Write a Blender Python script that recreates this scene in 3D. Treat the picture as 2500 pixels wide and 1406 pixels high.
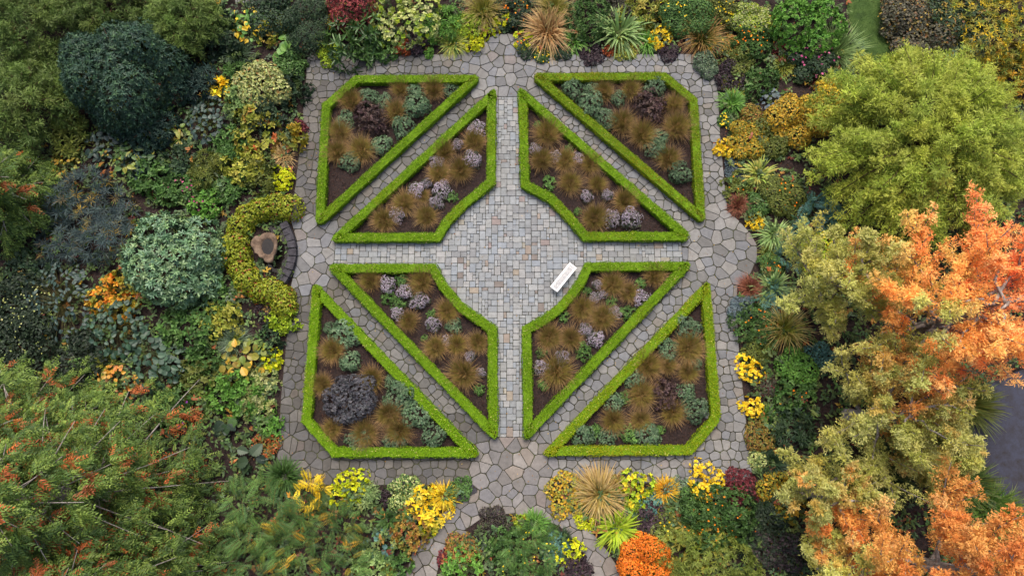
import bpy, math, random
import numpy as np
R_ = math.radians
rng = np.random.default_rng(11); random.seed(11)
for o in list(bpy.data.objects): bpy.data.objects.remove(o)
sc = bpy.context.scene
COL = sc.collection
# ------------------------------------------------------------------ camera, sky, sun, exposure
H = 36.0; TILT = R_(12.8); FPX = 1667.0
CT, ST = math.cos(TILT), math.sin(TILT)
cam_d = bpy.data.cameras.new('camera'); cam = bpy.data.objects.new('camera', cam_d); COL.objects.link(cam)
cam.location = (0, 0, H); cam.rotation_euler = (TILT, 0, 0)
cam_d.sensor_width = 36; cam_d.lens = FPX/2500*36; cam_d.clip_start = .1; cam_d.clip_end = 2000
sc.camera = cam
SUN_AZ = R_(-5); SUN_EL = R_(60)          # light comes from the upper left, very soft
w = bpy.data.worlds.new('World'); sc.world = w; w.use_nodes = True
nt = w.node_tree; bg = nt.nodes['Background']
sky = nt.nodes.new('ShaderNodeTexSky'); sky.sky_type = 'NISHITA'; sky.sun_disc = False
sky.sun_elevation = SUN_EL; sky.sun_rotation = SUN_AZ
sky.air_density = .75; sky.dust_density = 6.0; sky.ozone_density = .6
nt.links.new(sky.outputs[0], bg.inputs[0]); bg.inputs[1].default_value = .135
sun_d = bpy.data.lights.new('sun', 'SUN'); sun = bpy.data.objects.new('sun', sun_d); COL.objects.link(sun)
sun_d.energy = 1.0; sun_d.angle = R_(26); sun_d.color = (1, .96, .90)
sun.rotation_euler = (math.pi/2-SUN_EL, 0, math.pi-SUN_AZ); sun.location = (-20, 30, 60)
sc.view_settings.view_transform = 'Standard'; sc.view_settings.look = 'None'
sc.view_settings.gamma = 1; sc.view_settings.use_curve_mapping = False
sc.view_settings.exposure = 0.85
sc.cycles.max_bounces = 6; sc.cycles.diffuse_bounces = 3; sc.cycles.transmission_bounces = 3
sc.cycles.use_denoising = True
# ------------------------------------------------------------------ pixel of the photograph -> place in the garden
def P(px, py, z=0.0):
    u, v = px-1250.0, py-703.0
    dx = u/FPX; dy = ST - v/FPX*CT; dz = -CT - v/FPX*ST
    s = (z-H)/dz
    return np.array((dx*s, dy*s, z))
def mpp(py, z=0.0):                        # metres per pixel at a height
    return (H-z)/(FPX*(CT+(py-703.0)/FPX*ST))
# ------------------------------------------------------------------ materials
def new_mat(name):
    m = bpy.data.materials.new(name); m.use_nodes = True
    m.node_tree.nodes.clear(); return m, m.node_tree
def N(nt, t, **k):
    n = nt.nodes.new(t)
    for a, b in k.items():
        if a in n.inputs: n.inputs[a].default_value = b
        else: setattr(n, a, b)
    return n
def srgb(c):
    c = np.asarray(c, float)/255.0
    return np.where(c <= .04045, c/12.92, ((c+.055)/1.055)**2.4)
def mat_leaf(name, rough=.55, trans=.22, gloss=.3):
    m, t = new_mat(name); L = t.links.new
    a = N(t, 'ShaderNodeAttribute', attribute_name='col')
    oi = N(t, 'ShaderNodeObjectInfo')
    mr = N(t, 'ShaderNodeMapRange'); mr.inputs[3].default_value = .8; mr.inputs[4].default_value = 1.2
    L(oi.outputs['Random'], mr.inputs[0])
    mx = N(t, 'ShaderNodeVectorMath', operation='SCALE'); L(a.outputs['Color'], mx.inputs[0]); L(mr.outputs[0], mx.inputs['Scale'])
    p = N(t, 'ShaderNodeBsdfPrincipled', Roughness=rough); p.inputs['Specular IOR Level'].default_value = gloss
    tr = N(t, 'ShaderNodeBsdfTranslucent'); ms = N(t, 'ShaderNodeMixShader'); ms.inputs[0].default_value = trans
    L(mx.outputs[0], p.inputs['Base Color']); L(mx.outputs[0], tr.inputs['Color'])
    L(p.outputs[0], ms.inputs[1]); L(tr.outputs[0], ms.inputs[2])
    o = N(t, 'ShaderNodeOutputMaterial'); L(ms.outputs[0], o.inputs[0]); return m
def mat_noise(name, cols, scale=3.0, detail=6, rough=.9, bump=.4, bscale=30.0, bdist=.02, spec=.3, coord='Object'):
    m, t = new_mat(name); L = t.links.new
    tc = N(t, 'ShaderNodeTexCoord')
    n1 = N(t, 'ShaderNodeTexNoise', Scale=scale, Detail=detail); L(tc.outputs[coord], n1.inputs['Vector'])
    r = N(t, 'ShaderNodeValToRGB'); e = r.color_ramp.elements
    while len(e) < len(cols): e.new(.5)
    for i, c in enumerate(cols):
        e[i].position = .28+.44*i/(len(cols)-1); e[i].color = (*srgb(c), 1)
    L(n1.outputs[0], r.inputs[0])
    n2 = N(t, 'ShaderNodeTexNoise', Scale=bscale, Detail=5); L(tc.outputs[coord], n2.inputs['Vector'])
    b = N(t, 'ShaderNodeBump', Strength=bump, Distance=bdist); L(n2.outputs[0], b.inputs['Height'])
    p = N(t, 'ShaderNodeBsdfPrincipled', Roughness=rough); p.inputs['Specular IOR Level'].default_value = spec
    L(r.outputs[0], p.inputs['Base Color']); L(b.outputs[0], p.inputs['Normal'])
    o = N(t, 'ShaderNodeOutputMaterial'); L(p.outputs[0], o.inputs[0]); return m
def mat_stone(name):
    m, t = new_mat(name); L = t.links.new
    g = N(t, 'ShaderNodeNewGeometry'); oi = N(t, 'ShaderNodeObjectInfo')
    off = N(t, 'ShaderNodeVectorMath', operation='SCALE'); off.inputs[0].default_value = (37, 53, 11); L(oi.outputs['Random'], off.inputs['Scale'])
    ad = N(t, 'ShaderNodeVectorMath', operation='ADD'); L(g.outputs['Position'], ad.inputs[0]); L(off.outputs[0], ad.inputs[1])
    n1 = N(t, 'ShaderNodeTexNoise', Scale=5.0, Detail=8, Roughness=.65); L(ad.outputs[0], n1.inputs['Vector'])
    n2 = N(t, 'ShaderNodeTexNoise', Scale=.35, Detail=4); L(g.outputs['Position'], n2.inputs['Vector'])
    m1 = N(t, 'ShaderNodeMapRange'); m1.inputs[1].default_value = .3; m1.inputs[2].default_value = .7; m1.inputs[3].default_value = .8; m1.inputs[4].default_value = 1.15
    L(n1.outputs[0], m1.inputs[0])
    m2 = N(t, 'ShaderNodeMapRange'); m2.inputs[1].default_value = .3; m2.inputs[2].default_value = .7; m2.inputs[3].default_value = .88; m2.inputs[4].default_value = 1.1
    L(n2.outputs[0], m2.inputs[0])
    mu = N(t, 'ShaderNodeMath', operation='MULTIPLY'); L(m1.outputs[0], mu.inputs[0]); L(m2.outputs[0], mu.inputs[1])
    sc_ = N(t, 'ShaderNodeVectorMath', operation='SCALE'); L(oi.outputs['Color'], sc_.inputs[0]); L(mu.outputs[0], sc_.inputs['Scale'])
    # moss and dirt stains of their own shape
    n3 = N(t, 'ShaderNodeTexNoise', Scale=2.3, Detail=9, Roughness=.7); L(g.outputs['Position'], n3.inputs['Vector'])
    m3 = N(t, 'ShaderNodeMapRange'); m3.inputs[1].default_value = .57; m3.inputs[2].default_value = .75; m3.inputs[4].default_value = .45; L(n3.outputs[0], m3.inputs[0])
    mix = N(t, 'ShaderNodeMix', data_type='RGBA'); mix.inputs['B'].default_value = (*srgb((86, 84, 66)), 1) if False else (.09, .085, .055, 1)
    L(m3.outputs[0], mix.inputs['Factor']); L(sc_.outputs[0], mix.inputs[6]); mix.inputs[7].default_value = (.10, .095, .07, 1)
    b = N(t, 'ShaderNodeBump', Strength=.5, Distance=.02); L(n1.outputs[0], b.inputs['Height'])
    p = N(t, 'ShaderNodeBsdfPrincipled', Roughness=.8); p.inputs['Specular IOR Level'].default_value = .25
    L(mix.outputs[2], p.inputs['Base Color']); L(b.outputs[0], p.inputs['Normal'])
    o = N(t, 'ShaderNodeOutputMaterial'); L(p.outputs[0], o.inputs[0]); return m
def mat_plain(name, c, rough=.5, spec=.5):
    return mat_noise(name, [tuple(np.array(c)*.93), c], scale=6, rough=rough, bump=.08, bscale=40, bdist=.004, spec=spec)
M_LEAF = mat_leaf('leaf'); M_HEDGE = mat_leaf('box_leaf', .6, .18, .22); M_PETAL = mat_leaf('petal', .7, .3, .1)
M_GLOSS = mat_leaf('glossy_leaf', .38, .12, .45)
M_STONE = mat_stone('stone')
M_JOINT = mat_noise('mossy_joint', [(50, 47, 40), (64, 64, 46), (76, 82, 48)], scale=1.2, bump=.6)
M_SOIL = mat_noise('bark_mulch', [(28, 21, 20), (44, 33, 30), (62, 48, 44)], scale=9, detail=10, bump=.9, bscale=22, bdist=.05)
M_CORE = mat_noise('hedge_core', [(76, 108, 6), (104, 138, 8)], scale=8, bump=.8, bscale=25, bdist=.05)
M_BARK = mat_noise('grey_bark', [(96, 88, 82), (142, 134, 126), (176, 168, 158)], scale=7, bump=.6, bscale=30)
M_STEM = mat_noise('brown_stem', [(62, 48, 36), (92, 74, 54)], scale=9)
M_LAWN = mat_noise('lawn_turf', [(44, 64, 26), (58, 82, 32), (74, 96, 44)], scale=1.6, bump=.6, bscale=40)
M_WHITE = mat_plain('white_paint', (232, 230, 226), .45, .4)
M_WALL = mat_noise('dark_basalt', [(42, 40, 43), (60, 58, 62), (76, 74, 77)], scale=4, bump=.6, bscale=18)
M_ROCK = mat_noise('weathered_rock', [(70, 57, 46), (104, 86, 70), (128, 110, 92)], scale=3.5, bump=.8, bscale=12, bdist=.04)
def mat_water(name, c, rough, cols=None):
    m, t = new_mat(name); L = t.links.new
    tc = N(t, 'ShaderNodeTexCoord'); n1 = N(t, 'ShaderNodeTexNoise', Scale=1.3, Detail=9, Roughness=.75); L(tc.outputs['Object'], n1.inputs['Vector'])
    r = N(t, 'ShaderNodeValToRGB'); e = r.color_ramp.elements
    e[0].position = .42; e[0].color = (*srgb(c), 1); e[1].position = .68; e[1].color = (*srgb(cols or (60, 48, 34)), 1); L(n1.outputs[0], r.inputs[0])
    n2 = N(t, 'ShaderNodeTexNoise', Scale=7, Detail=3); L(tc.outputs['Object'], n2.inputs['Vector'])
    b = N(t, 'ShaderNodeBump', Strength=.15, Distance=.02); L(n2.outputs[0], b.inputs['Height'])
    p = N(t, 'ShaderNodeBsdfPrincipled', Roughness=rough, IOR=1.33); L(r.outputs[0], p.inputs['Base Color']); L(b.outputs[0], p.inputs['Normal'])
    o = N(t, 'ShaderNodeOutputMaterial'); L(p.outputs[0], o.inputs[0]); return m
M_WATER = mat_water('dark_water', (18, 18, 20), .06, (34, 28, 22))
M_POND = mat_water('pond_water', (62, 64, 76), .22, (50, 44, 38))
# ------------------------------------------------------------------ object helpers
def link(name, data, parent=None, mat=None, **props):
    o = bpy.data.objects.new(name, data); COL.objects.link(o)
    if parent is not None: o.parent = parent
    if mat is not None and data is not None and len(data.materials) == 0: data.materials.append(mat)
    for k, v in props.items(): o[k] = v
    return o
def empty(name, loc, label=None, category=None, group=None):
    o = bpy.data.objects.new(name, None); COL.objects.link(o); o.location = loc; o.empty_display_size = .2
    if label: o['label'] = label
    if category: o['category'] = category
    if group: o['group'] = group
    return o
def pymesh(name, verts, faces, smooth=False):
    me = bpy.data.meshes.new(name); me.from_pydata([tuple(v) for v in verts], [], faces); me.update()
    if smooth: me.polygons.foreach_set('use_smooth', [True]*len(me.polygons))
    return me
def unit(a): return a/np.maximum(np.linalg.norm(a, axis=-1, keepdims=True), 1e-9)
UP = np.array((0, 0, 1.0))
class G:                                   # a growing pile of quads with a colour for each point
    def __init__(s): s.v = []; s.c = []; s.f = []; s.n = 0
    def add(s, v, f, c):
        s.v.append(v); s.f.append(f+s.n); s.c.append(c); s.n += len(v)
    def mesh(s, name):
        v = np.concatenate(s.v).astype(np.float32); f = np.concatenate(s.f).astype(np.int32); c = np.concatenate(s.c)
        me = bpy.data.meshes.new(name); nf = len(f)
        me.vertices.add(len(v)); me.vertices.foreach_set('co', v.ravel())
        me.loops.add(nf*4); me.loops.foreach_set('vertex_index', f.ravel())
        me.polygons.add(nf); me.polygons.foreach_set('loop_start', np.arange(0, nf*4, 4, dtype=np.int32))
        at = me.attributes.new('col', 'FLOAT_COLOR', 'POINT')
        at.data.foreach_set('color', np.concatenate([np.clip(c, 0, 1), np.ones((len(c), 1))], 1).astype(np.float32).ravel())
        me.update(calc_edges=True); TRI[0] += nf*2
        return me
TRI = [0]
def leaves(g, pos, axis, nrm, L, W, col, oval=False, curl=.12, fold=.14):
    n = len(pos)
    if n == 0: return
    L = np.broadcast_to(np.asarray(L, float), (n,))[:, None]; W = np.broadcast_to(np.asarray(W, float), (n,))[:, None]
    axis = unit(axis); side = unit(np.cross(nrm, axis)); nn = np.cross(axis, side)
    tip = pos+axis*L-nn*L*curl
    if not oval:
        mid = pos+axis*L*.45+nn*W*fold
        v = np.stack([pos, mid+side*W*.5, tip, mid-side*W*.5], 1).reshape(-1, 3)
        f = np.arange(n*4).reshape(n, 4); k = 4
    else:
        a = pos+axis*L*.28+nn*W*fold; b = pos+axis*L*.68+nn*(W*fold-L*curl*.4)
        v = np.stack([pos, a+side*W*.46, b+side*W*.44, tip, b-side*W*.44, a-side*W*.46], 1).reshape(-1, 3)
        i = np.arange(n)[:, None]*6
        f = np.concatenate([i+np.array([[0, 1, 2, 3]]), i+np.array([[0, 3, 4, 5]])]); k = 6
    g.add(v, f, np.repeat(col, k, 0))
def blades(g, base, d, L, W, droop, ca, cb, nseg=3):
    n = len(base)
    if n == 0: return
    L = np.broadcast_to(np.asarray(L, float), (n,))[:, None]; W = np.broadcast_to(np.asarray(W, float), (n,))[:, None]
    droop = np.broadcast_to(np.asarray(droop, float), (n,))[:, None]
    d = unit(d); side = unit(np.cross(d, UP+1e-4))
    vs, cs = [], []
    for k in range(nseg+1):
        t = k/nseg
        p = base+d*L*t-UP*L*droop*t*t
        ww = W*.5*(.75 if k == 0 else (1-t**2.2)+.06)
        vs += [p+side*ww, p-side*ww]; c = ca*(1-t)+cb*t; cs += [c, c]
    m = 2*(nseg+1)
    v = np.stack(vs, 1).reshape(-1, 3); c = np.stack(cs, 1).reshape(-1, 3)
    i = np.arange(n)[:, None]*m
    f = np.concatenate([i+np.array([[2*k, 2*k+1, 2*k+3, 2*k+2]]) for k in range(nseg)])
    g.add(v, f, c)
def tube(g, pts, r0, r1, col, ns=6):
    pts = np.asarray(pts, float); m = len(pts); vs = []
    for i in range(m):
        d = unit(pts[min(i+1, m-1)]-pts[max(i-1, 0)]); a = unit(np.cross(d, (0.31, .2, .93))); b = np.cross(d, a)
        r = r0+(r1-r0)*i/(m-1); th = np.arange(ns)*2*math.pi/ns
        vs.append(pts[i]+r*(np.cos(th)[:, None]*a+np.sin(th)[:, None]*b))
    v = np.concatenate(vs); f = []
    for i in range(m-1):
        for j in range(ns):
            f.append((i*ns+j, i*ns+(j+1) % ns, (i+1)*ns+(j+1) % ns, (i+1)*ns+j))
    g.add(v, np.array(f), np.tile(np.asarray(col, float), (len(v), 1)))
def pick(pal, n, jit=.16, mixing=.5):
    """n leaf colours out of a palette of sRGB colours"""
    A = np.array([srgb(c) for c in pal]); i = rng.integers(0, len(A), n); j = rng.integers(0, len(A), n)
    t = rng.random((n, 1))*mixing
    return (A[i]*(1-t)+A[j]*t)*(1+rng.normal(0, jit, (n, 1)))*(1+rng.normal(0, jit*.35, (n, 3)))
def jitter(c, s=.12): return c*(1+rng.normal(0, s, (len(c), 1)))
def sphere_dirs(n, zmin=-1.0):
    z = rng.uniform(zmin, 1, n); a = rng.uniform(0, 2*math.pi, n); r = np.sqrt(1-z*z)
    return np.stack([r*np.cos(a), r*np.sin(a), z], 1)
def lobed(n, nl=7, core=.78, lr=(.3, .48), spread=.66, flat=1.0):
    """n points and outward directions on a lumpy dome of unit radius and height"""
    C = [np.zeros(3)]; Rr = [core]
    for i in range(nl):
        a = 2*math.pi*(i+rng.random()*.8)/nl; z = rng.random()**.8*.75
        q = math.sqrt(max(0, 1-z*z))
        C.append(np.array((q*math.cos(a), q*math.sin(a), z*flat))*spread*rng.uniform(.85, 1.1)); Rr.append(rng.uniform(*lr))
    C = np.array(C); Rr = np.array(Rr); out_p, out_d, have = [], [], 0
    while have < n:
        m = int((n-have)*1.8)+20
        k = rng.choice(len(C), m, p=Rr**2/np.sum(Rr**2)); d = sphere_dirs(m, -.35)
        p = C[k]+d*Rr[k][:, None]*rng.uniform(.84, 1.06, (m, 1))
        dist = np.linalg.norm(p[:, None]-C[None], axis=2)/Rr[None]
        ok = (dist.min(1) > .8) & (p[:, 2] > -.02)
        out_p.append(p[ok]); out_d.append(d[ok]); have += ok.sum()
    p = np.concatenate(out_p)[:n]; d = np.concatenate(out_d)[:n]
    return p, d
# ------------------------------------------------------------------ plant generators; each returns a list of (part name, mesh, material, is stuff)
def stems(R, h, n=6, col=(80, 64, 46), r=.018):
    g = G()
    for i in range(n):
        a = rng.uniform(0, 6.28); q = rng.uniform(.2, .6)
        tube(g, [(0, 0, 0), (math.cos(a)*R*q*.4, math.sin(a)*R*q*.4, h*.4), (math.cos(a)*R*q, math.sin(a)*R*q, h*.78)], r, r*.5, srgb(col), 4)
    return ('stem', g.mesh('stem'), M_STEM, False)
def dome(R, h, pal, L=.1, W=.06, k=1, cover=2.4, oval=False, nl=7, tilt=.5, mat=None, jit=.16, part='foliage', nmax=16000, lob={}):
    g = G(); area = 3.6*R*R*(.5+.5*max(h, .2)/R)
    n = int(min(nmax, cover*area/(L*W*.55)/k)); n = max(n, 12)
    p, d = lobed(n, nl, **lob); p = p*np.array((R, R, h)); d = unit(d*np.array((1/R, 1/R, 1/max(h, .05))))
    cc = pick(pal, n, jit*.6)
    P_ = np.repeat(p, k, 0); D = np.repeat(d, k, 0); Cc = np.repeat(cc, k, 0); m = len(P_)
    if k == 1:
        ax = unit(np.cross(D, rng.normal(size=(m, 3))))+D*rng.uniform(-.1, tilt, (m, 1))+np.array((0, 0, .1))
        nr = unit(D+rng.normal(0, .45, (m, 3))+UP*.25)
    else:                                  # whorls at the shoot tips
        t1 = unit(np.cross(D, np.array((.3, .5, .81)))); t2 = np.cross(D, t1)
        ph = np.tile(np.arange(k)*2.399, n)+np.repeat(rng.uniform(0, 6.28, n), k)
        lay = np.tile(np.linspace(.15, 1, k), n)[:, None]
        ax = (np.cos(ph)[:, None]*t1+np.sin(ph)[:, None]*t2)*(.35+.75*lay)+D*(1.05-lay)*tilt*1.6+rng.normal(0, .12, (m, 3))
        nr = unit(D+rng.normal(0, .15, (m, 3)))
    leaves(g, P_, ax, nr, L*rng.uniform(.7, 1.25, m), W*rng.uniform(.75, 1.2, m), jitter(Cc, jit*.7), oval)
    return (part, g.mesh(part), mat or M_LEAF, True)
def flower_part(R, h, pal, size=.09, n=60, nl=7, part='blossom', petals=6, zlift=.03):
    g = G(); p, d = lobed(n*2, nl); keep = np.argsort(-p[:, 2]+rng.normal(0, .25, len(p)))[:n]
    p = p[keep]*np.array((R, R, h))*1.03+UP*zlift; d = unit(d[keep]+UP*1.2)
    cc = pick(pal, n, .1)
    k = petals; P_ = np.repeat(p, k, 0); D = np.repeat(d, k, 0); m = n*k
    t1 = unit(np.cross(D, np.array((.3, .5, .81)))); t2 = np.cross(D, t1)
    ph = np.tile(np.arange(k)*2*math.pi/k, n)+np.repeat(rng.uniform(0, 6.28, n), k)
    ax = np.cos(ph)[:, None]*t1+np.sin(ph)[:, None]*t2+D*.25
    leaves(g, P_, ax, D, size*.55*np.repeat(rng.uniform(.7, 1.2, n), k), size*.5, jitter(np.repeat(cc, k, 0), .08), False, 0)
    return (part, g.mesh(part), M_PETAL, True)
def tuft(R, h, pal, pal2, W=.03, n=300, core=.12, droop=(.25, .75), lift=(.35, 1.3), part='blades', nseg=3, lean=None, mat=None):
    g = G(); a = rng.uniform(0, 2*math.pi, n); q = np.sqrt(rng.random(n))*core*R
    base = np.stack([np.cos(a)*q, np.sin(a)*q, np.zeros(n)], 1)
    b = a+rng.normal(0, .35, n); el = rng.uniform(*lift, n)
    d = np.stack([np.cos(b)*np.cos(el), np.sin(b)*np.cos(el), np.sin(el)], 1)
    if lean is not None: d = d+np.array(lean)
    L = np.minimum(R*rng.uniform(.75, 1.2, n)/np.maximum(np.cos(el), .35), h*1.9+.05)
    dr = rng.uniform(*droop, n)
    # keep tips off the ground
    zt = d[:, 2]*L-L*dr; dr = np.where(zt < .03, np.maximum(d[:, 2]-.03/L, 0), dr)
    blades(g, base, d, L, W*rng.uniform(.7, 1.2, n), dr, pick(pal, n, .14), pick(pal2, n, .16), nseg)
    return (part, g.mesh(part), mat or M_LEAF, True)
def frond_leaves(g, base, d, L, npair, lw, ll, col, droop=.35, up=None):
    """pinnate leaves: arrays of base points and directions"""
    n = len(base); d = unit(d); side = unit(np.cross(d, UP+1e-3))
    t = np.linspace(.16, 1, npair)
    for s in (-1, 1):
        pos = base[:, None]+d[:, None]*(L[:, None]*t)[..., None]-UP*(L[:, None]*droop*t*t)[..., None]
        ax = side[:, None]*s+d[:, None]*.45-UP*(.15+.0*t)[None, :, None]
        sc_ = np.sin(np.clip(t*2.6+.35, 0, math.pi-.35))[None, :]*np.ones((n, 1))
        nr = np.broadcast_to(np.cross(side, d)[:, None], pos.shape)
        m = n*npair
        leaves(g, pos.reshape(m, 3), np.broadcast_to(ax, pos.shape).reshape(m, 3), nr.reshape(m, 3), (ll*L[:, None]*sc_).reshape(m), (lw*L[:, None]*sc_).reshape(m),
               jitter(np.repeat(col, npair, 0), .1), False, .1)
    ra = pick([(104, 110, 54)], n, .1)
    blades(g, base, d, L, L*.008+.005, droop, ra, ra, 3)
def pinnate(R, h, pal, L=.5, npair=9, lw=.05, ll=.24, n=None, nl=7, part='foliage', ups=.35, accent=None, afrac=0):
    g = G(); n = n or int(3.4*R*R/(L*L*.28)*3.0)
    p, d = lobed(n, nl); p = p*np.array((R, R, h)); hd = d*np.array((1, 1, .25))+rng.normal(0, .35, (n, 3))+UP*ups
    c = pick(pal, n, .1)
    if accent is not None:
        ac = rng.random(n) < afrac; c[ac] = pick(accent, int(ac.sum()), .1)
    Ls = L*rng.uniform(.7, 1.15, n); hd = unit(hd)
    frond_leaves(g, p-hd*Ls[:, None]*.35, hd, Ls, npair, lw, ll, c)
    return (part, g.mesh(part), M_LEAF, True)
def put(root, parts, scale=1.0, rz=None):
    for nm, me, mt, stuff in parts:
        o = link(nm, me, root, mt)
        if stuff: o['kind'] = 'stuff'
    root.scale = (scale,)*3
    if rz is not None: root.rotation_euler = (0, 0, rz)
# ------------------------------------------------------------------ layout: beds and paving, in metres
HH = .44                                   # height of the clipped hedges
BEDS_PX = {
 'A': [(866,183),(1160,182),(1169,189),(1166,199),(790,543),(776,546),(769,537),(785,254)],
 'B': [(1198,221),(1205,216),(1211,221),(1210,447),(1180,473),(1142,504),(1101,545),(1074,589),(818,590),(809,585),(812,575)],
 'C': [(1265,222),(1270,215),(1281,219),(1680,566),(1683,576),(1675,587),(1424,587),(1404,562),(1376,530),(1339,492),(1271,456)],
 'D': [(1311,178),(1626,176),(1704,240),(1723,531),(1716,540),(1706,538),(1307,196),(1304,186)],
 'E': [(1428,640),(1678,638),(1687,645),(1684,655),(1297,1066),(1284,1072),(1278,1066),(1274,796),(1318,774),(1359,743),(1387,713),(1411,678)],
 'F': [(1715,696),(1726,687),(1735,693),(1760,1012),(1757,1030),(1690,1110),(1340,1113),(1328,1108),(1331,1098)],
 'G': [(812,644),(1064,643),(1091,692),(1132,740),(1180,774),(1214,798),(1216,1062),(1208,1073),(1198,1067),(804,658),(804,648)],
 'H': [(762,700),(769,692),(778,696),(1165,1100),(1167,1110),(1158,1116),(811,1116),(735,1030)],
}
BEDS = {k: np.array([P(x, y, HH)[:2] for x, y in v]) for k, v in BEDS_PX.items()}
OUT_PX = [(750,136),(1140,133),(1162,122),(1186,97),(1210,86),(1240,83),(1275,92),(1296,110),(1312,134),(1700,133),(1728,160),(1752,186),(1756,300),
 (1764,400),(1776,516),(1800,536),(1832,570),(1848,600),(1848,632),(1832,668),(1800,700),(1797,745),(1806,880),(1826,1060),(1838,1176),
 (1345,1182),(1341,1200),(1352,1226),(1400,1255),(1440,1292),(1476,1335),(1510,1385),(1540,1450),(1455,1450),(1440,1390),(1410,1330),(1366,1285),(1316,1262),(1240,1255),(1176,1265),(1118,1305),(1076,1362),(1056,1450),
 (975,1450),(1000,1370),(1026,1318),(1070,1262),(1128,1212),(1160,1198),(1150,1184),(690,1184),(676,1130),(684,1000),(700,820),(700,750),(712,690),(724,640),(722,580),(708,530),(722,450),(738,300),(748,180)]
OUT = np.array([P(x, y, 0)[:2] for x, y in OUT_PX])
def inside(poly, pts):
    pts = np.atleast_2d(pts); x, y = pts[:, 0], pts[:, 1]; c = np.zeros(len(pts), bool); j = len(poly)-1
    for i in range(len(poly)):
        xi, yi = poly[i]; xj, yj = poly[j]
        if yi != yj: c ^= ((yi > y) != (yj > y)) & (x < (xj-xi)*(y-yi)/(yj-yi)+xi)
        j = i
    return c
def area2(poly): x, y = poly[:, 0], poly[:, 1]; return .5*np.sum(x*np.roll(y, -1)-np.roll(x, -1)*y)
def offset(poly, d):
    """move each side inwards by d (anticlockwise or clockwise alike), mitred and limited"""
    p = np.asarray(poly, float); s = 1 if area2(p) > 0 else -1; n = len(p); out = []
    for i in range(n):
        a, b, c = p[i-1], p[i], p[(i+1) % n]
        e1 = (b-a)/np.linalg.norm(b-a); e2 = (c-b)/np.linalg.norm(c-b)
        n1 = s*np.array((-e1[1], e1[0])); n2 = s*np.array((-e2[1], e2[0])); m = n1+n2; q = max(m@m/2, .04)
        out.append(b+m/q*d)
    return np.array(out)
def seg_dist(pts, A, B):
    AB = B-A; L2 = (AB**2).sum(1); t = np.clip(((pts[:, None]-A[None])*AB[None]).sum(2)/np.maximum(L2, 1e-9)[None], 0, 1)
    q = A[None]+AB[None]*t[..., None]; d = np.linalg.norm(pts[:, None]-q, axis=2); return d, q
SX = P(1241, 620)[0]; SY = P(1241, 617)[1]          # crossing of the sett paths
SW = (P(1270, 340)[0]-P(1210, 340)[0])/2+.25
Y_N = P(1240, 236)[1]; Y_S = P(1245, 1066)[1]; X_W = P(818, 617)[0]; X_E = P(1664, 617)[0]; R_C = 4.15
UN = .168
gx0, gy0 = -8.3+SX-2.2, SY-12.2
Y_N, Y_S = [gy0+round((q-gy0)/UN)*UN for q in (Y_N, Y_S)]; X_W, X_E = [gx0+round((q-gx0)/UN)*UN for q in (X_W, X_E)]
def in_setts(p):
    x, y = p[:, 0], p[:, 1]
    return ((np.abs(x-SX) < SW) & (y < Y_N) & (y > Y_S)) | ((np.abs(y-SY) < SW) & (x > X_W) & (x < X_E)) | (np.hypot(x-SX, y-SY) < R_C+.25)
BED_IN = {k: offset(v, .22) for k, v in BEDS.items()}
# ground, joints
g0 = 160.0
ground = link('ground', pymesh('ground', [(-g0, -g0, -.012), (g0, -g0, -.012), (g0, g0, -.012), (-g0, g0, -.012)], [(0, 1, 2, 3)]), None, M_SOIL, kind='structure')
link('pavement_base', pymesh('pavement_base', [(x, y, -.004) for x, y in OUT], [tuple(range(len(OUT)))[::-1]]), None, M_JOINT, kind='structure')
for k_, b_ in BEDS.items():
    q_ = offset(b_, .24); q_ = q_[::-1] if area2(q_) < 0 else q_
    link('soil_ground', pymesh('soil_ground', [(x, y, .006) for x, y in q_], [tuple(range(len(q_)))]), None, M_SOIL, kind='structure')
PARENTS = {}
SHEET = {}
def paving(zone):
    if zone not in PARENTS: SHEET[zone] = []
    PARENTS.setdefault(zone, None); return zone
STONES = []                                # (zone, polygon, colour, height)
GREY = [(148,148,148),(142,143,146),(154,153,151),(134,134,134),(146,144,141),(138,140,144),(158,156,152),(130,129,127)]
SETT = [(174,178,178),(168,173,175),(180,182,180),(164,168,168),(174,176,173),(166,173,178),(183,183,180),(160,162,162)]
WARM = [(178,166,148),(172,158,144),(168,154,148),(180,174,158),(150,140,132)]
def stone_col(zone, setts):
    base = random.choice(SETT if setts else GREY)
    if random.random() < (.07 if setts else .06): base = random.choice(WARM) if setts else random.choice([(152,146,138),(150,143,139),(147,141,134)])
    c = srgb(base)*(random.uniform(.94, 1.05) if setts else random.uniform(.9, 1.08))
    if zone in ('path_west', 'path_southwest_corner', 'path_northwest_corner', 'path_southwest'): c = c*np.array((.66, .63, .58))  # left walks: tree shade painted into the stone colour, together with brown stain
    elif zone in ('path_diagonal_southwest', 'path_diagonal_northwest', 'path_north_left'): c = c*np.array((.84, .83, .79))  # weaker share of the same painted shade and stain
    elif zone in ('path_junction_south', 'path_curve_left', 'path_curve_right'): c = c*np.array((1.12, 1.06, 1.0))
    elif not setts: c = c*np.array((1.1, 1.1, 1.08))
    return c*(.58 if setts else .56)
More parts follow.
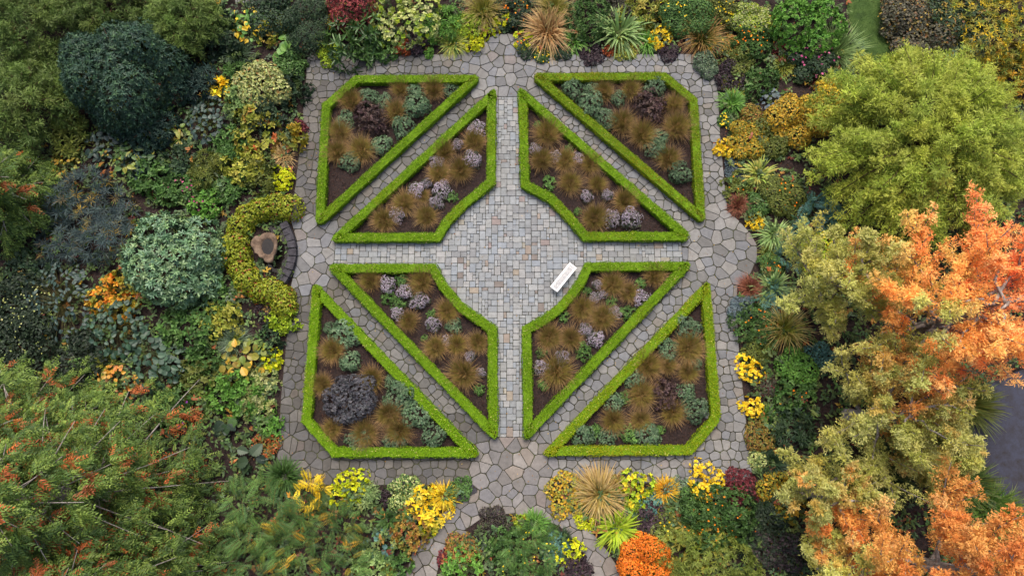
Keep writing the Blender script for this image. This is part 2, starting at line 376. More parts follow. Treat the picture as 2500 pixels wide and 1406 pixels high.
# --- setts: a random packing of 1x1 ... 3x2 cells
nx, ny = int(21/UN), int(24.4/UN)
occ = np.zeros((nx, ny), bool)
cx_ = gx0+(np.arange(nx)+.5)*UN; cy_ = gy0+(np.arange(ny)+.5)*UN
XX, YY = np.meshgrid(cx_, cy_, indexing='ij'); pts = np.stack([XX.ravel(), YY.ravel()], 1)
okc = in_setts(pts)
for k, b in BEDS.items(): okc &= ~inside(offset(b, .30), pts)
okc = okc.reshape(nx, ny); occ = ~okc
SIZES = [(2,2)]*12+[(3,2)]*5+[(2,3)]*5+[(2,1)]*2+[(1,2)]*2+[(1,1)]
small = []
for j in range(ny):
    for i in range(nx):
        if occ[i, j]: continue
        ch = SIZES[:]; random.shuffle(ch)
        for a, b in ch+[(1,1)]:
            if i+a <= nx and j+b <= ny and not occ[i:i+a, j:j+b].any(): break
        occ[i:i+a, j:j+b] = True
        x0, y0 = gx0+i*UN, gy0+j*UN; jt = lambda: random.uniform(-.008, .008)
        poly = np.array([(x0+jt(), y0+jt()), (x0+a*UN+jt(), y0+jt()), (x0+a*UN+jt(), y0+b*UN+jt()), (x0+jt(), y0+b*UN+jt())])
        c = poly.mean(0)
        if math.hypot(c[0]-SX, c[1]-SY) < R_C+.3: z = 'pavement_circle'
        else: z = 'path_setts_north' if c[1] > SY+3 else 'path_setts_south' if c[1] < SY-3 else 'path_setts_west' if c[0] < SX else 'path_setts_east'
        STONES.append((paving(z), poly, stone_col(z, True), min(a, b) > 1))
# --- crazy paving: irregular cells round scattered seeds, edges mirrored so that they follow the borders
EA, EB = [], []
for poly in [OUT]+[BED_IN[k] for k in BED_IN]:
    EA.append(poly); EB.append(np.roll(poly, -1, 0))
for a, b in [((SX-SW, Y_N), (SX+SW, Y_N)), ((SX-SW, Y_S), (SX+SW, Y_S)), ((X_W, SY-SW), (X_W, SY+SW)), ((X_E, SY-SW), (X_E, SY+SW))]:
    EA.append(np.array([a])); EB.append(np.array([b]))
EA = np.concatenate(EA); EB = np.concatenate(EB)
def in_crazy(p):
    ok = inside(OUT, p) & ~in_setts(p)
    for k in BED_IN: ok &= ~inside(BED_IN[k], p)
    return ok
def clip_half(poly, m, n):
    out = []; L = len(poly); s = [(p-m)@n for p in poly]
    for i in range(L):
        a, b = poly[i], poly[(i+1) % L]; sa, sb = s[i], s[(i+1) % L]
        if sa <= 0: out.append(a)
        if (sa <= 0) != (sb <= 0): out.append(a+(b-a)*(sa/(sa-sb)))
    return out
def zone_of(c):
    px = 1250+c[0]*FPX/(H*CT)*1.0
    x, y = c
    ctr = {'n': P(1240, 170)[:2], 'e': P(1760, 615)[:2], 'w': P(755, 615)[:2], 's': P(1250, 1160)[:2]}
    if np.hypot(*(c-ctr['n'])) < 2.6: return 'path_junction_north'
    if np.hypot(*(c-ctr['e'])) < 2.7: return 'path_junction_east'
    if np.hypot(*(c-ctr['w'])) < 2.2: return 'path_junction_west'
    ys = P(1250, 1185)[1]
    if y < ys: return 'path_junction_south' if abs(x-SX) < 2.2 else ('path_curve_left' if x < SX else 'path_curve_right')
    if np.hypot(*(c-ctr['s'])) < 2.4: return 'path_junction_south'
    yt = P(1250, 184)[1]; yb = P(1250, 1112)[1]; xl = P(775, 620)[0]-.2; xr = P(1722, 620)[0]+.2
    if y > yt-.2: return 'path_north_left' if x < SX else 'path_north_right'
    if y < yb+.2: return 'path_southwest' if x < SX else 'path_southeast'
    if x < xl: return 'path_west'
    if x > xr: return 'path_east'
    if abs(x-SX) < 8.6 and abs(y-SY) < 8.6:
        return 'path_diagonal_'+('north' if y > SY else 'south')+('east' if x > SX else 'west')
    return ('path_north' if y > SY else 'path_south')+('east' if x > SX else 'west')+'_corner'
lo, hi = OUT.min(0), OUT.max(0)
d1 = P(1175, 205)[:2]-P(795, 560)[:2]; d2 = P(1690, 555)[:2]-P(1300, 205)[:2]
ANG = {'path_diagonal_northwest': math.atan2(d1[1], d1[0]), 'path_diagonal_southeast': math.atan2(d1[1], d1[0]), 'path_diagonal_northeast': math.atan2(d2[1], d2[0]), 'path_diagonal_southwest': math.atan2(d2[1], d2[0])}
S = np.zeros((0, 2))
def try_add(p, r):
    global S
    if len(S) and np.min(np.hypot(S[:, 0]-p[0], S[:, 1]-p[1])) < r: return
    S = np.vstack([S, p])
# junctions and curved arms: irregular slabs; walks: cobbles in loose rows
cand = rng.uniform(lo, hi, (9000, 2)); cand = cand[in_crazy(cand)]
for p in cand:
    z = zone_of(p)
    if 'junction' in z or 'curve' in z: try_add(p, random.choice((.34, .40, .48, .58)))
for ang in sorted(set(ANG.values()))+[0.0]:
    ca, sa = math.cos(ang), math.sin(ang); row = -24.0; grid = []
    while row < 24:
        h_ = random.choice((.32, .38, .44, .52)); x_ = -24+random.random()
        while x_ < 24:
            w_ = random.choice((.30, .36, .44, .54, .68)); q = np.array((x_+w_/2+random.uniform(-.05, .05), row+h_/2+random.uniform(-.09, .09))); x_ += w_
            p = np.array((q[0]*ca-q[1]*sa, q[0]*sa+q[1]*ca))
            if (lo < p).all() and (p < hi).all(): grid.append(p)
        row += h_
    grid = np.array(grid); grid = grid[in_crazy(grid)]
    for p in grid:
        z = zone_of(p)
        if 'junction' in z or 'curve' in z or abs(ANG.get(z, 0.0)-ang) > 1e-6 or random.random() < .06: continue
        try_add(p, .23)
dd, qq = seg_dist(S, EA, EB); SL = np.linalg.norm(EB-EA, axis=1)
for i, p in enumerate(S):
    d = np.hypot(S[:, 0]-p[0], S[:, 1]-p[1]); near = np.argsort(d)[1:22]
    poly = [p+np.array(q) for q in ((-.8, -.8), (.8, -.8), (.8, .8), (-.8, .8))]
    for j in near:
        poly = clip_half(poly, (p+S[j])/2, (S[j]-p)/d[j])
        if len(poly) < 3: break
    for j in np.where((dd[i] < .9) & (SL > .4))[0]:      # stop at the borders
        if len(poly) < 3: break
        t = ((qq[i, j]-EA[j])@(EB[j]-EA[j]))/SL[j]**2
        if .001 < t < .999 and dd[i, j] > 1e-4: poly = clip_half(poly, qq[i, j], (qq[i, j]-p)/dd[i, j])
    if len(poly) < 3: continue
    poly = np.array(poly); keep = [poly[a] for a in range(len(poly)) if np.linalg.norm(poly[a]-poly[a-1]) > .05]
    if len(keep) < 3 or abs(area2(np.array(keep))) < .015: continue
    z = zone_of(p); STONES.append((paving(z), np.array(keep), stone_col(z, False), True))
def stone_mesh(poly, h, chamf, inset, rnd):
    """a slab with a worn edge: joint gap, rounded corners, low bevel"""
    p = np.asarray(poly); n = len(p); q = []
    for i in range(n):
        a, b, c = p[i-1], p[i], p[(i+1) % n]
        la, lc = np.linalg.norm(a-b), np.linalg.norm(c-b)
        k = min(chamf*random.uniform(.6, 1.4), .42*la, .42*lc)
        if rnd: q += [b+(a-b)/la*k, b+(a+c-2*b)/max(la+lc, .01)*k*.36, b+(c-b)/lc*k]
        else: q += [b+(a-b)/la*k, b+(c-b)/lc*k]
    q = np.array(q); ctr = q.mean(0)
    def ring(d, z):
        e = q-ctr; r = np.linalg.norm(e, axis=1, keepdims=True); return np.concatenate([ctr+e*np.maximum(1-d/r, .2), np.full((len(q), 1), z)], 1)
    tx, ty = random.uniform(-.012, .012), random.uniform(-.012, .012)
    r0, r1, r2 = ring(inset, -.01), ring(inset+.004, h-.012), ring(inset+.022, h)
    for r in (r1, r2): r[:, 2] += (r[:, 0]-ctr[0])*tx+(r[:, 1]-ctr[1])*ty
    m = len(q); v = np.concatenate([r0, r1, r2]); f = []
    for k in range(2):
        for i in range(m): f.append((k*m+i, k*m+(i+1) % m, (k+1)*m+(i+1) % m, (k+1)*m+i))
    f.append(tuple(range(2*m, 3*m))); return v-np.array((*ctr, 0)), f, ctr
for z in PARENTS:                          # one bed of mossy joints for each stretch, its stones are its children
    vs, fs = [], []
    for zz, poly, c, big in STONES:
        if zz != z: continue
        n0 = len(vs); vs += [(x, y, .004) for x, y in poly]; fs.append(tuple(range(n0, n0+len(poly))))
    PARENTS[z] = link(z, pymesh(z, vs, fs), None, M_JOINT, kind='structure')
tiny = {}
for z, poly, c, big in STONES:
    if area2(poly) < 0: poly = poly[::-1]
    st = z.startswith('path_setts') or z == 'pavement_circle'
    h = random.uniform(.034, .052) if st else random.uniform(.036, .06)
    v, f, ctr = stone_mesh(poly, h, .022 if st else random.choice((.05, .09, .15)), .010 if st else random.choice((.011, .015, .021)), not st)
    if big:
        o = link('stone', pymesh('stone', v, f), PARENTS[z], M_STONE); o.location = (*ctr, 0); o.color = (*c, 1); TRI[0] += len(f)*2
    else:
        tiny.setdefault(z, []).append((v+np.array((*ctr, 0)), f, c))
M_TINY, t_ = new_mat('small_stone')
a_ = N(t_, 'ShaderNodeAttribute', attribute_name='col'); n_ = N(t_, 'ShaderNodeTexNoise', Scale=5.0, Detail=8); ge_ = N(t_, 'ShaderNodeNewGeometry')
t_.links.new(ge_.outputs['Position'], n_.inputs['Vector']); mr_ = N(t_, 'ShaderNodeMapRange'); mr_.inputs[1].default_value = .3; mr_.inputs[2].default_value = .7; mr_.inputs[3].default_value = .72; mr_.inputs[4].default_value = 1.2
t_.links.new(n_.outputs[0], mr_.inputs[0]); s_ = N(t_, 'ShaderNodeVectorMath', operation='SCALE'); t_.links.new(a_.outputs['Color'], s_.inputs[0]); t_.links.new(mr_.outputs[0], s_.inputs['Scale'])
p_ = N(t_, 'ShaderNodeBsdfPrincipled', Roughness=.8); t_.links.new(s_.outputs[0], p_.inputs['Base Color']); o_ = N(t_, 'ShaderNodeOutputMaterial'); t_.links.new(p_.outputs[0], o_.inputs[0])
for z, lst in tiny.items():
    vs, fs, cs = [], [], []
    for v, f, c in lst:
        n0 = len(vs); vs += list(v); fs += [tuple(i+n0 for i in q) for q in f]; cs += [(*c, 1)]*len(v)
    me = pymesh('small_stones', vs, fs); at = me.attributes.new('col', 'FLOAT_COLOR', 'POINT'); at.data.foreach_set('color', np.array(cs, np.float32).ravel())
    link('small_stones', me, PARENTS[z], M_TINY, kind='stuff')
# ------------------------------------------------------------------ the clipped hedges round the eight beds
BED_NAME = {'A': 'upper left corner bed', 'B': 'inner bed left of the top path', 'C': 'inner bed right of the top path', 'D': 'upper right corner bed',
            'E': 'inner bed behind the white bench', 'F': 'lower right corner bed', 'G': 'inner bed left of the bottom path', 'H': 'lower left corner bed'}
HEDGE_LABEL = {
 'A': 'low clipped box hedge framing the upper left corner bed, outermost towards the dark round tree',
 'B': 'low clipped box hedge framing the inner bed just left of the top path',
 'C': 'low clipped box hedge framing the inner bed just right of the top path',
 'D': 'low clipped box hedge framing the upper right corner bed, nearest the pale green feathery tree',
 'E': 'low clipped box hedge framing the inner bed beside the white bench',
 'F': 'low clipped yellowish box hedge framing the lower right corner bed',
 'G': 'low clipped box hedge framing the inner bed just left of the bottom path',
 'H': 'low clipped box hedge framing the lower left corner bed with the round grey shrub'}
HW = .50
HPAL = [(110,146,6),(102,140,6),(118,152,8),(92,130,5)]
HPAL_Y = [(126,144,9),(116,140,7),(110,136,7),(134,140,14)]
for k, b in BEDS.items():
    if area2(b) < 0: b = b[::-1]
    inn = offset(b, HW); n = len(b); o3 = offset(b, .03); i3 = offset(b, HW-.03)
    root = empty('box_hedge', (*b.mean(0), 0), HEDGE_LABEL[k], 'hedge', 'clipped hedges round the formal beds'); root['kind'] = 'thing'
    c3 = np.array((*b.mean(0), 0))
    v = [(*q, 0) for q in o3]+[(*q, HH-.03) for q in o3]+[(*q, HH-.03) for q in i3]+[(*q, 0) for q in i3]
    f = []
    for i in range(n):
        j = (i+1) % n; f += [(i, j, n+j, n+i), (n+i, n+j, 2*n+j, 2*n+i), (2*n+i, 2*n+j, 3*n+j, 3*n+i)]
    link('branch_core', pymesh('branch_core', np.array(v)-c3, f), root, M_CORE)
    g = G(); dens = 660
    pal = HPAL_Y if k in ('F', 'D') else HPAL
    for i in range(n):
        j = (i+1) % n
        for (a0, a1, b0, b1, z0, z1, nr) in ((b[i], b[j], inn[i], inn[j], HH, HH, None), (b[i], b[j], b[i], b[j], 0, HH, 1), (inn[i], inn[j], inn[i], inn[j], 0, HH, -1)):
            e = a1-a0; Ln = np.linalg.norm(e)
            e_ = e/max(Ln, 1e-6); out = np.array((e_[1], -e_[0], 0))
            if nr is None: ar = .5*(Ln+np.linalg.norm(b1-b0))*HW; m = int(ar*dens)
            else: ar = Ln*HH; m = int(ar*dens*(.62 if nr > 0 else .5))
            if m < 1: continue
            s = rng.random((m, 1)); t = rng.random((m, 1))
            if nr is None:
                xy = (a0*(1-s)+a1*s)*(1-t)+(b0*(1-s)+b1*s)*t; pos = np.concatenate([xy, np.full((m, 1), HH)], 1); nor = np.tile(UP, (m, 1))
                edge = np.minimum(t, 1-t)[:, 0]*HW; pos[:, 2] -= np.clip(.07-edge, 0, .07)*.7
            else:
                xy = a0*(1-s)+a1*s; pos = np.concatenate([xy, t**.8*HH], 1); nor = np.tile(out*nr, (m, 1))
            wav = .04*np.sin(pos[:, 0]*2.1+pos[:, 1]*1.7)+.03*np.sin(pos[:, 0]*5.7-pos[:, 1]*4.9)+.02*np.sin(pos[:, 0]*11.3+pos[:, 1]*9.1)
            pos = pos+nor*(wav[:, None]*.6+rng.uniform(-.03, .015, (m, 1)))-c3
            ax = np.cross(nor, rng.normal(size=(m, 3)))+nor*rng.uniform(.0, .9, (m, 1))+UP*.15
            cc = pick(pal, m, .10)
            # yellower patches and scattered dry leaves in the box
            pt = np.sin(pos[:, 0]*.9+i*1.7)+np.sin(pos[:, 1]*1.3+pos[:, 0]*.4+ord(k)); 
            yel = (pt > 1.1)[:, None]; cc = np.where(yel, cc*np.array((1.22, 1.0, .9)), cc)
            dry = rng.random((m, 1)) < .03; cc = np.where(dry, srgb((196, 186, 110)), cc)
            leaves(g, pos, ax, nor+rng.normal(0, .5, (m, 3)), rng.uniform(.045, .075, m), rng.uniform(.035, .05, m), cc)
    link('foliage', g.mesh('foliage'), root, M_HEDGE, kind='stuff')
# ------------------------------------------------------------------ white slatted bench
def box(v, f, c, ex, ey, ez, hx, hy, hz):
    n0 = len(v)
    for sx, sy, sz in ((-1,-1,-1),(1,-1,-1),(1,1,-1),(-1,1,-1),(-1,-1,1),(1,-1,1),(1,1,1),(-1,1,1)):
        v.append(np.asarray(c)+ex*sx*hx+ey*sy*hy+ez*sz*hz)
    f += [tuple(n0+i for i in q) for q in ((0,3,2,1),(4,5,6,7),(0,1,5,4),(1,2,6,5),(2,3,7,6),(3,0,4,7))]
def solid(name, boxes, parent, mat, bev=.006, **kw):
    v, f = [], []
    for b in boxes: box(v, f, *b)
    me = pymesh(name, v, f)
    o = link(name, me, parent, mat, **kw)
    md = o.modifiers.new('bevel', 'BEVEL'); md.width = bev; md.segments = 2; md.limit_method = 'ANGLE'
    return o
BZ = .45
c4 = [P(1390.6, 640.8, BZ), P(1408.6, 653.3, BZ), P(1360.8, 713, BZ), P(1342.8, 699.6, BZ)]
bc = sum(c4)/4; ex = unit((c4[0]+c4[1]-c4[2]-c4[3])[:2]); bl = np.linalg.norm((c4[0]+c4[1]-c4[2]-c4[3])/2)/2; bw = np.linalg.norm((c4[1]+c4[2]-c4[0]-c4[3])/2)/2
root = empty('garden_bench', (bc[0], bc[1], .04), 'white backless slatted bench standing on the paved circle', 'bench')
root.rotation_euler = (0, 0, math.atan2(ex[1], ex[0]))
X, Y, Z = np.eye(3); zt = BZ-.04
for s in (-1, 1):
    solid('rail', [((0, s*(bw-.05), zt-.025), X, Y, Z, bl, .05, .025)], root, M_WHITE)
    solid('end_board', [((s*(bl-.055), 0, zt-.025), X, Y, Z, .055, bw-.102, .0248)], root, M_WHITE)
    for q in (-1, 1):
        solid('leg', [((s*(bl-.13), q*(bw-.09), (zt-.052)/2), X, Y, Z, .035, .035, (zt-.052)/2)], root, M_WHITE)
    solid('stretcher', [((s*(bl-.13), 0, .12), X, Y, Z, .02, bw-.128, .025)], root, M_WHITE)
ns = 30
solid('slats', [((-(bl-.13)+(2*(bl-.13))*(i+.5)/ns, 0, zt-.022), X, Y, Z, .012, bw-.102, .014) for i in range(ns)], root, M_WHITE, .003, kind='stuff')
# ------------------------------------------------------------------ rock basin, pool and curved wall at the left
bpx = [(420,630),(452,572),(480,545),(508,534),(532,556),(556,520),(592,505),(626,502),(640,492),(690,518),(716,545),(732,575),(733,640),(728,700),(712,745),(690,770),(688,815),(684,842),(640,850),(600,846),(580,826),(576,800),(545,798),(520,782),(512,752),(478,740),(468,716),(464,690),(438,668)]
ZB = .75
bp = np.array([P(520+x/4.69, 460+y/4.69, ZB)[:2] for x, y in bpx]); bcen = P(520+620/4.69, 460+660/4.69, ZB)[:2]
root = empty('stone_basin', (*bcen, 0), 'fluted brown rock fountain basin with a dark water bowl inside the yellow crescent hedge', 'fountain')
NB = len(bp); e = bp-bcen
bowl = np.array([P(520+(620+75*math.cos(t))/4.69, 460+(660+98*math.sin(t))/4.69, ZB)[:2] for t in np.linspace(0, 2*math.pi, NB, endpoint=False)])-bcen
aa = np.arctan2(e[:, 1], e[:, 0]); ab = np.arctan2(bowl[:, 1], bowl[:, 0]); order = [int(np.argmin(np.abs(np.angle(np.exp(1j*(ab-a)))))) for a in aa]
bo = np.array([bowl[i] for i in order])
rings = [(e*.62, 0), (e*.70, .3), (e*.92, .58), (e*1.02, .66), (e*1.0, .735), (e*.9, .75), (e*.5+bo*.5, .74), (bo*1.05, .73), (bo*.98, .68), (bo*.7, .5), (bo*.3, .42)]
v = []; f = []
for q, z in rings:
    for i in range(NB): v.append((q[i][0], q[i][1], z+random.uniform(-.05, .06)*(1 if .5 < z and q is not bo else .2)))
for k in range(len(rings)-1):
    for i in range(NB): f.append((k*NB+i, k*NB+(i+1) % NB, (k+1)*NB+(i+1) % NB, (k+1)*NB+i))
f.append(tuple((len(rings)-1)*NB+i for i in range(NB)))
o = link('bowl', pymesh('bowl', v, f, True), root, M_ROCK); md = o.modifiers.new('sub', 'SUBSURF'); md.levels = md.render_levels = 1
link('bowl_water', pymesh('bowl_water', [(*(q*.955), .655) for q in bowl[::-1]], [tuple(range(NB))]), root, M_WATER)
pp = [P(520+x/4.69, 460+y/4.69, .05) for x, y in ((650,420),(760,380),(850,480),(890,640),(880,760),(850,890),(800,990),(660,960),(610,860),(640,700),(620,520))]
link('pool_water', pymesh('pool_water', [(*q[:2], .05) for q in pp[::-1]], [tuple(range(len(pp)))]), None, M_WATER, kind='structure')
wp = np.array([P(520+x/4.69, 460+y/4.69, .4)[:2] for x, y in ((815,420),(846,492),(876,562),(897,640),(902,728),(892,810),(874,885),(842,962),(800,1030))])
wc = wp.mean(0); root = empty('pool_wall', (*wc, 0), 'low curved wall of dark basalt blocks beside the fountain pool', 'wall')
for i in range(len(wp)):
    t = unit(wp[min(i+1, len(wp)-1)]-wp[max(i-1, 0)]); nn = np.array((t[1], -t[0])); ln = .5*np.linalg.norm(wp[min(i+1, len(wp)-1)]-wp[max(i-1, 0)])*(1 if 0 < i < len(wp)-1 else 2)
    if nn[0] < 0: nn = -nn
    c = wp[i]-wc; hl = ln*.47; q = []
    for s, d, k in ((-1, -.23, 1), (1, -.23, 1), (1, .23, 1.12), (-1, .23, 1.12)): q.append(c+t*s*hl*k*(1 if d > 0 else .88)+nn*d)
    q = np.array(q)
    if area2(q) < 0: q = q[::-1]
    vv, ff, ctr = stone_mesh(q, .40+random.uniform(-.015, .015), .03, .006, False)
    link('stone', pymesh('stone', vv+np.array((*ctr, 0)), ff), root, M_WALL)
# low edging blocks where the lower borders meet the south junction
root = empty('edging_wall', tuple(P(1140, 1206)), 'short run of dark edging stones at the pointed tip of the lower left border', 'edging')
for i, (x, y) in enumerate(((1104,1226),(1122,1214),(1139,1205),(1154,1199),(1146,1186))):
    c = P(x, y, .15)[:2]-np.array(root.location[:2]); a = .5 if i < 4 else -.3; t = np.array((math.cos(a), math.sin(a))); nn = np.array((-t[1], t[0]))
    q = np.array([c-t*.22-nn*.11, c+t*.22-nn*.11, c+t*.22+nn*.11, c-t*.22+nn*.11])
    vv, ff, ctr = stone_mesh(q, .16, .04, .006, False); link('stone', pymesh('stone', vv+np.array((*ctr, 0)), ff), root, M_WALL)
# ------------------------------------------------------------------ planting of the eight formal beds
ORD = ['leftmost', 'second from the left', 'third from the left', 'fourth from the left', 'fifth from the left', 'sixth from the left', 'seventh from the left', 'eighth from the left', 'ninth from the left', 'tenth from the left', 'eleventh from the left', 'twelfth from the left']
BR1 = [(116,98,46),(128,104,50),(106,96,46)]; BR2 = [(168,132,88),(154,118,74),(180,148,106),(140,114,76)]
def hairs(R, h, n):
    g = G(); p, d = lobed(n, 5, .85, (.3, .4), .5); p = p*np.array((R, R, h)); d = unit(d*np.array((1, 1, .7))+rng.normal(0, .28, (n, 3))+UP*.15)
    p = p-d*.14; p[:, 2] = np.maximum(p[:, 2], .03)
    blades(g, p, d, rng.uniform(.26, .52, n), .015, .12, pick(BR1, n, .15), pick(BR2, n, .15), 2); return ('seed_heads', g.mesh('seed_heads'), M_LEAF, True)
def v_grass(i):
    R, h = .72, .72
    return [tuft(R*.6, h*.75, [(116,108,46),(128,116,50),(112,114,52)], [(142,128,62),(152,132,66),(132,124,58)], W=.02, n=520, core=.6, droop=(.1, .4), lift=(.7, 1.55), part='blades'),
            hairs(R*.64, h*.7, 760), tuft(R*1.05, h, BR1, BR2, W=.013, n=420, core=.45, droop=(.15, .5), lift=(.3, 1.3), part='outer_blades')]
SIL = [(96,124,88),(112,138,100),(84,112,80),(124,146,112)]
def v_silver(i): return [dome(.6, .55, SIL, L=.075, W=.034, k=7, cover=2.6, nl=6, tilt=.5), stems(.5, .4, 5)]
def v_green(i): return [dome(.6, .45, [(92,128,62),(112,146,74),(78,112,56)], L=.12, W=.07, k=5, cover=2.2, nl=6, oval=True), stems(.5, .4, 5)]
def v_aster(i): return [dome(.6, .66, [(74,86,60),(92,100,74),(110,112,92)], L=.1, W=.035, k=6, cover=1.5, nl=6), flower_part(.62, .70, [(168,156,168),(150,138,152),(182,174,182),(132,122,126)], size=.065, n=380, nl=6, petals=5), stems(.5, .42, 6)]
def v_purple(i): return [dome(.6, .55, [(84,66,60),(70,54,52),(100,80,70),(92,70,72)], L=.09, W=.05, k=5, cover=2.6, nl=8), stems(.5, .45, 6)]
def v_slate(i): return [dome(.6, .52, [(90,90,94),(78,78,82),(108,108,112),(68,68,74)], L=.042, W=.019, k=6, cover=2.9, nl=16, oval=False, nmax=5000, lob=dict(core=.66, lr=(.2, .36), spread=.74)), stems(.5, .45, 6)]
PROTO = {k: [fn(i) for i in range(n)] for k, fn, n in (('g', v_grass, 5), ('s', v_silver, 4), ('n', v_green, 3), ('a', v_aster, 4), ('p', v_purple, 3), ('q', v_slate, 1))}
KIND = {'g': ('tussock_grass', 'grass', 'bronze tussock grass', 'bronze tussock grasses in the formal beds', .72),
        's': ('silver_mound', 'plant', 'silvery green mound', 'silvery mounds in the formal beds', .6),
        'n': ('leafy_perennial', 'plant', 'small leafy plant', 'small green perennials in the formal beds', .6),
        'a': ('aster_clump', 'flower', 'pale lilac aster', 'pale lilac asters in the formal beds', .6),
        'p': ('purple_shrub', 'shrub', 'dark purple-brown rounded shrub', None, .6),
        'q': ('slate_shrub', 'shrub', 'large round slate-grey shrub', None, .6)}
BEDPLANTS = {
 'A': 'g 855 246 25 g 977 218 26 g 1060 218 28 g 966 273 26 g 828 324 26 g 821 372 28 g 881 365 31 s 900 235 18 s 842 293 20 s 937 246 15 s 1019 256 31 s 983 309 24 s 930 355 22 s 855 392 24 s 1100 216 15 s 1012 219 14 p 905 287 37',
 'B': 'g 1157 348 31 g 1086 372 26 g 1123 415 30 g 1072 423 26 g 987 496 29 g 937 538 29 g 1041 528 29 g 1028 478 20 a 1163 314 18 a 1117 355 15 a 1152 392 21 a 1068 397 17 a 1016 464 19 a 1077 464 21 a 1040 448 13 a 970 523 16 a 1064 494 17 n 1105 480 12',
 'C': 'g 1335 328 34 g 1320 392 31 g 1380 392 28 g 1441 398 26 g 1392 446 28 g 1458 449 28 g 1525 490 33 g 1452 532 32 a 1306 366 14 a 1356 382 14 a 1414 386 15 a 1433 480 15 a 1482 477 15 a 1491 535 19 a 1540 535 26 n 1314 304 11 n 1390 362 11 n 1342 444 15 n 1411 516 10',
 'D': 'g 1475 225 28 g 1540 220 26 g 1646 256 31 g 1520 300 36 g 1568 328 34 g 1653 311 34 g 1632 386 36 s 1397 215 22 s 1441 253 28 s 1479 290 20 s 1602 212 24 s 1607 334 20 s 1602 362 22 s 1660 420 26 s 1510 239 18 s 1445 212 17 p 1585 256 38',
 'E': 'g 1598 674 30 g 1496 695 30 g 1533 712 29 g 1421 753 32 g 1472 777 33 g 1342 822 34 g 1394 825 30 g 1359 907 35 a 1568 730 20 a 1452 726 11 a 1472 719 11 a 1499 767 15 a 1431 805 14 a 1455 825 18 a 1322 897 19 a 1373 876 19 a 1458 695 12 n 1433 711 13 n 1533 764 20 n 1564 692 13 n 1376 770 13 n 1426 858 19 n 1322 861 12 n 1493 736 12 n 1327 938 14',
 'F': 'g 1684 849 34 g 1581 893 34 g 1629 893 28 g 1680 907 33 g 1568 964 32 g 1498 1025 30 g 1564 1025 29 g 1643 1008 35 p 1626 964 33 s 1680 801 29 s 1632 852 22 s 1697 887 16 s 1547 921 22 s 1499 981 20 n 1527 970 16 s 1697 998 27 s 1424 1059 23 n 1455 1052 18 s 1482 1066 20 n 1534 1059 21 s 1585 1062 27 n 1614 1049 12 s 1673 957 18',
 'G': 'g 903 685 33 g 1030 689 33 g 1091 760 33 g 999 784 32 g 1064 849 32 g 1115 842 27 g 1166 835 29 g 1132 914 35 a 944 695 19 a 989 713 19 a 1023 735 20 a 971 767 14 a 1057 791 17 s 1108 794 17 a 1093 832 14 a 1149 870 13 a 1173 910 12 n 978 682 15 n 948 726 16 n 971 740 16 n 1053 767 10 n 1035 825 8 n 1170 950 14',
 'H': 'g 811 856 34 g 908 924 30 g 788 938 28 g 949 1011 30 g 811 1047 29 g 890 1059 33 g 975 1052 31 s 838 815 28 s 855 883 23 s 804 801 13 s 975 964 33 s 1016 1008 26 s 1060 1062 27 s 876 1075 24 s 961 1075 25 q 852 977 67 s 955 931 14',
}
def use_parts(root, parts, s):
    for nm, me, mt, stuff in parts:
        o = link(nm, me, root, mt)
        if stuff: o['kind'] = 'stuff'
    root.scale = (s*random.uniform(.9, 1.12), s*random.uniform(.9, 1.12), s*random.uniform(.9, 1.15)); root.rotation_euler = (random.uniform(-.14, .14), random.uniform(-.14, .14), random.uniform(0, 6.28))
for bed, txt in BEDPLANTS.items():
    tk = txt.split(); items = [(tk[i], float(tk[i+1]), float(tk[i+2]), float(tk[i+3])) for i in range(0, len(tk), 4)]
    for k in 'gsnapq':
        lst = sorted([t for t in items if t[0] == k], key=lambda t: t[1])
        for i, (kk, x, y, r) in enumerate(lst):
            nm, cat, look, grp, R0 = KIND[k]
            s = r*mpp(y, .3)/R0; s *= random.uniform(.82, 1.14) if k == 'g' else random.uniform(1.2, 1.45) if k == 's' else 1.05 if k == 'q' else 1.2
            lab = f"{look} in the {BED_NAME[bed]}" + ('' if len(lst) == 1 else f", {ORD[i]}")
            root = empty(nm, (*P(x, y, .25*s)[:2], -.01), lab, cat, grp); root['kind'] = 'thing'
            pr = PROTO[k]; use_parts(root, pr[(i*7+ord(bed)) % len(pr)], s)
# bark chips on the beds
def chips(name, n, polys, pal, L=(.04, .13)):
    lo = np.min([p.min(0) for p in polys], 0); hi = np.max([p.max(0) for p in polys], 0)
    q = rng.uniform(lo, hi, (n*4, 2)); ok = np.zeros(len(q), bool)
    for p in polys: ok |= inside(p, q)
    q = q[ok][:n]; m = len(q); g = G()
    pos = np.concatenate([q, rng.uniform(.0, .03, (m, 1))], 1); ax = rng.normal(size=(m, 3))*np.array((1, 1, .18))
    leaves(g, pos, ax, UP+rng.normal(0, .3, (m, 3)), rng.uniform(*L, m), rng.uniform(.02, .05, m), pick(pal, m, .25), False, 0)
    return link(name, g.mesh(name), None, M_PETAL, kind='stuff')
chips('bark_mulch_chips', 22000, [offset(b, HW) for b in BEDS.values()], [(58,40,34),(74,52,42),(48,34,30),(96,70,56),(66,46,40)])
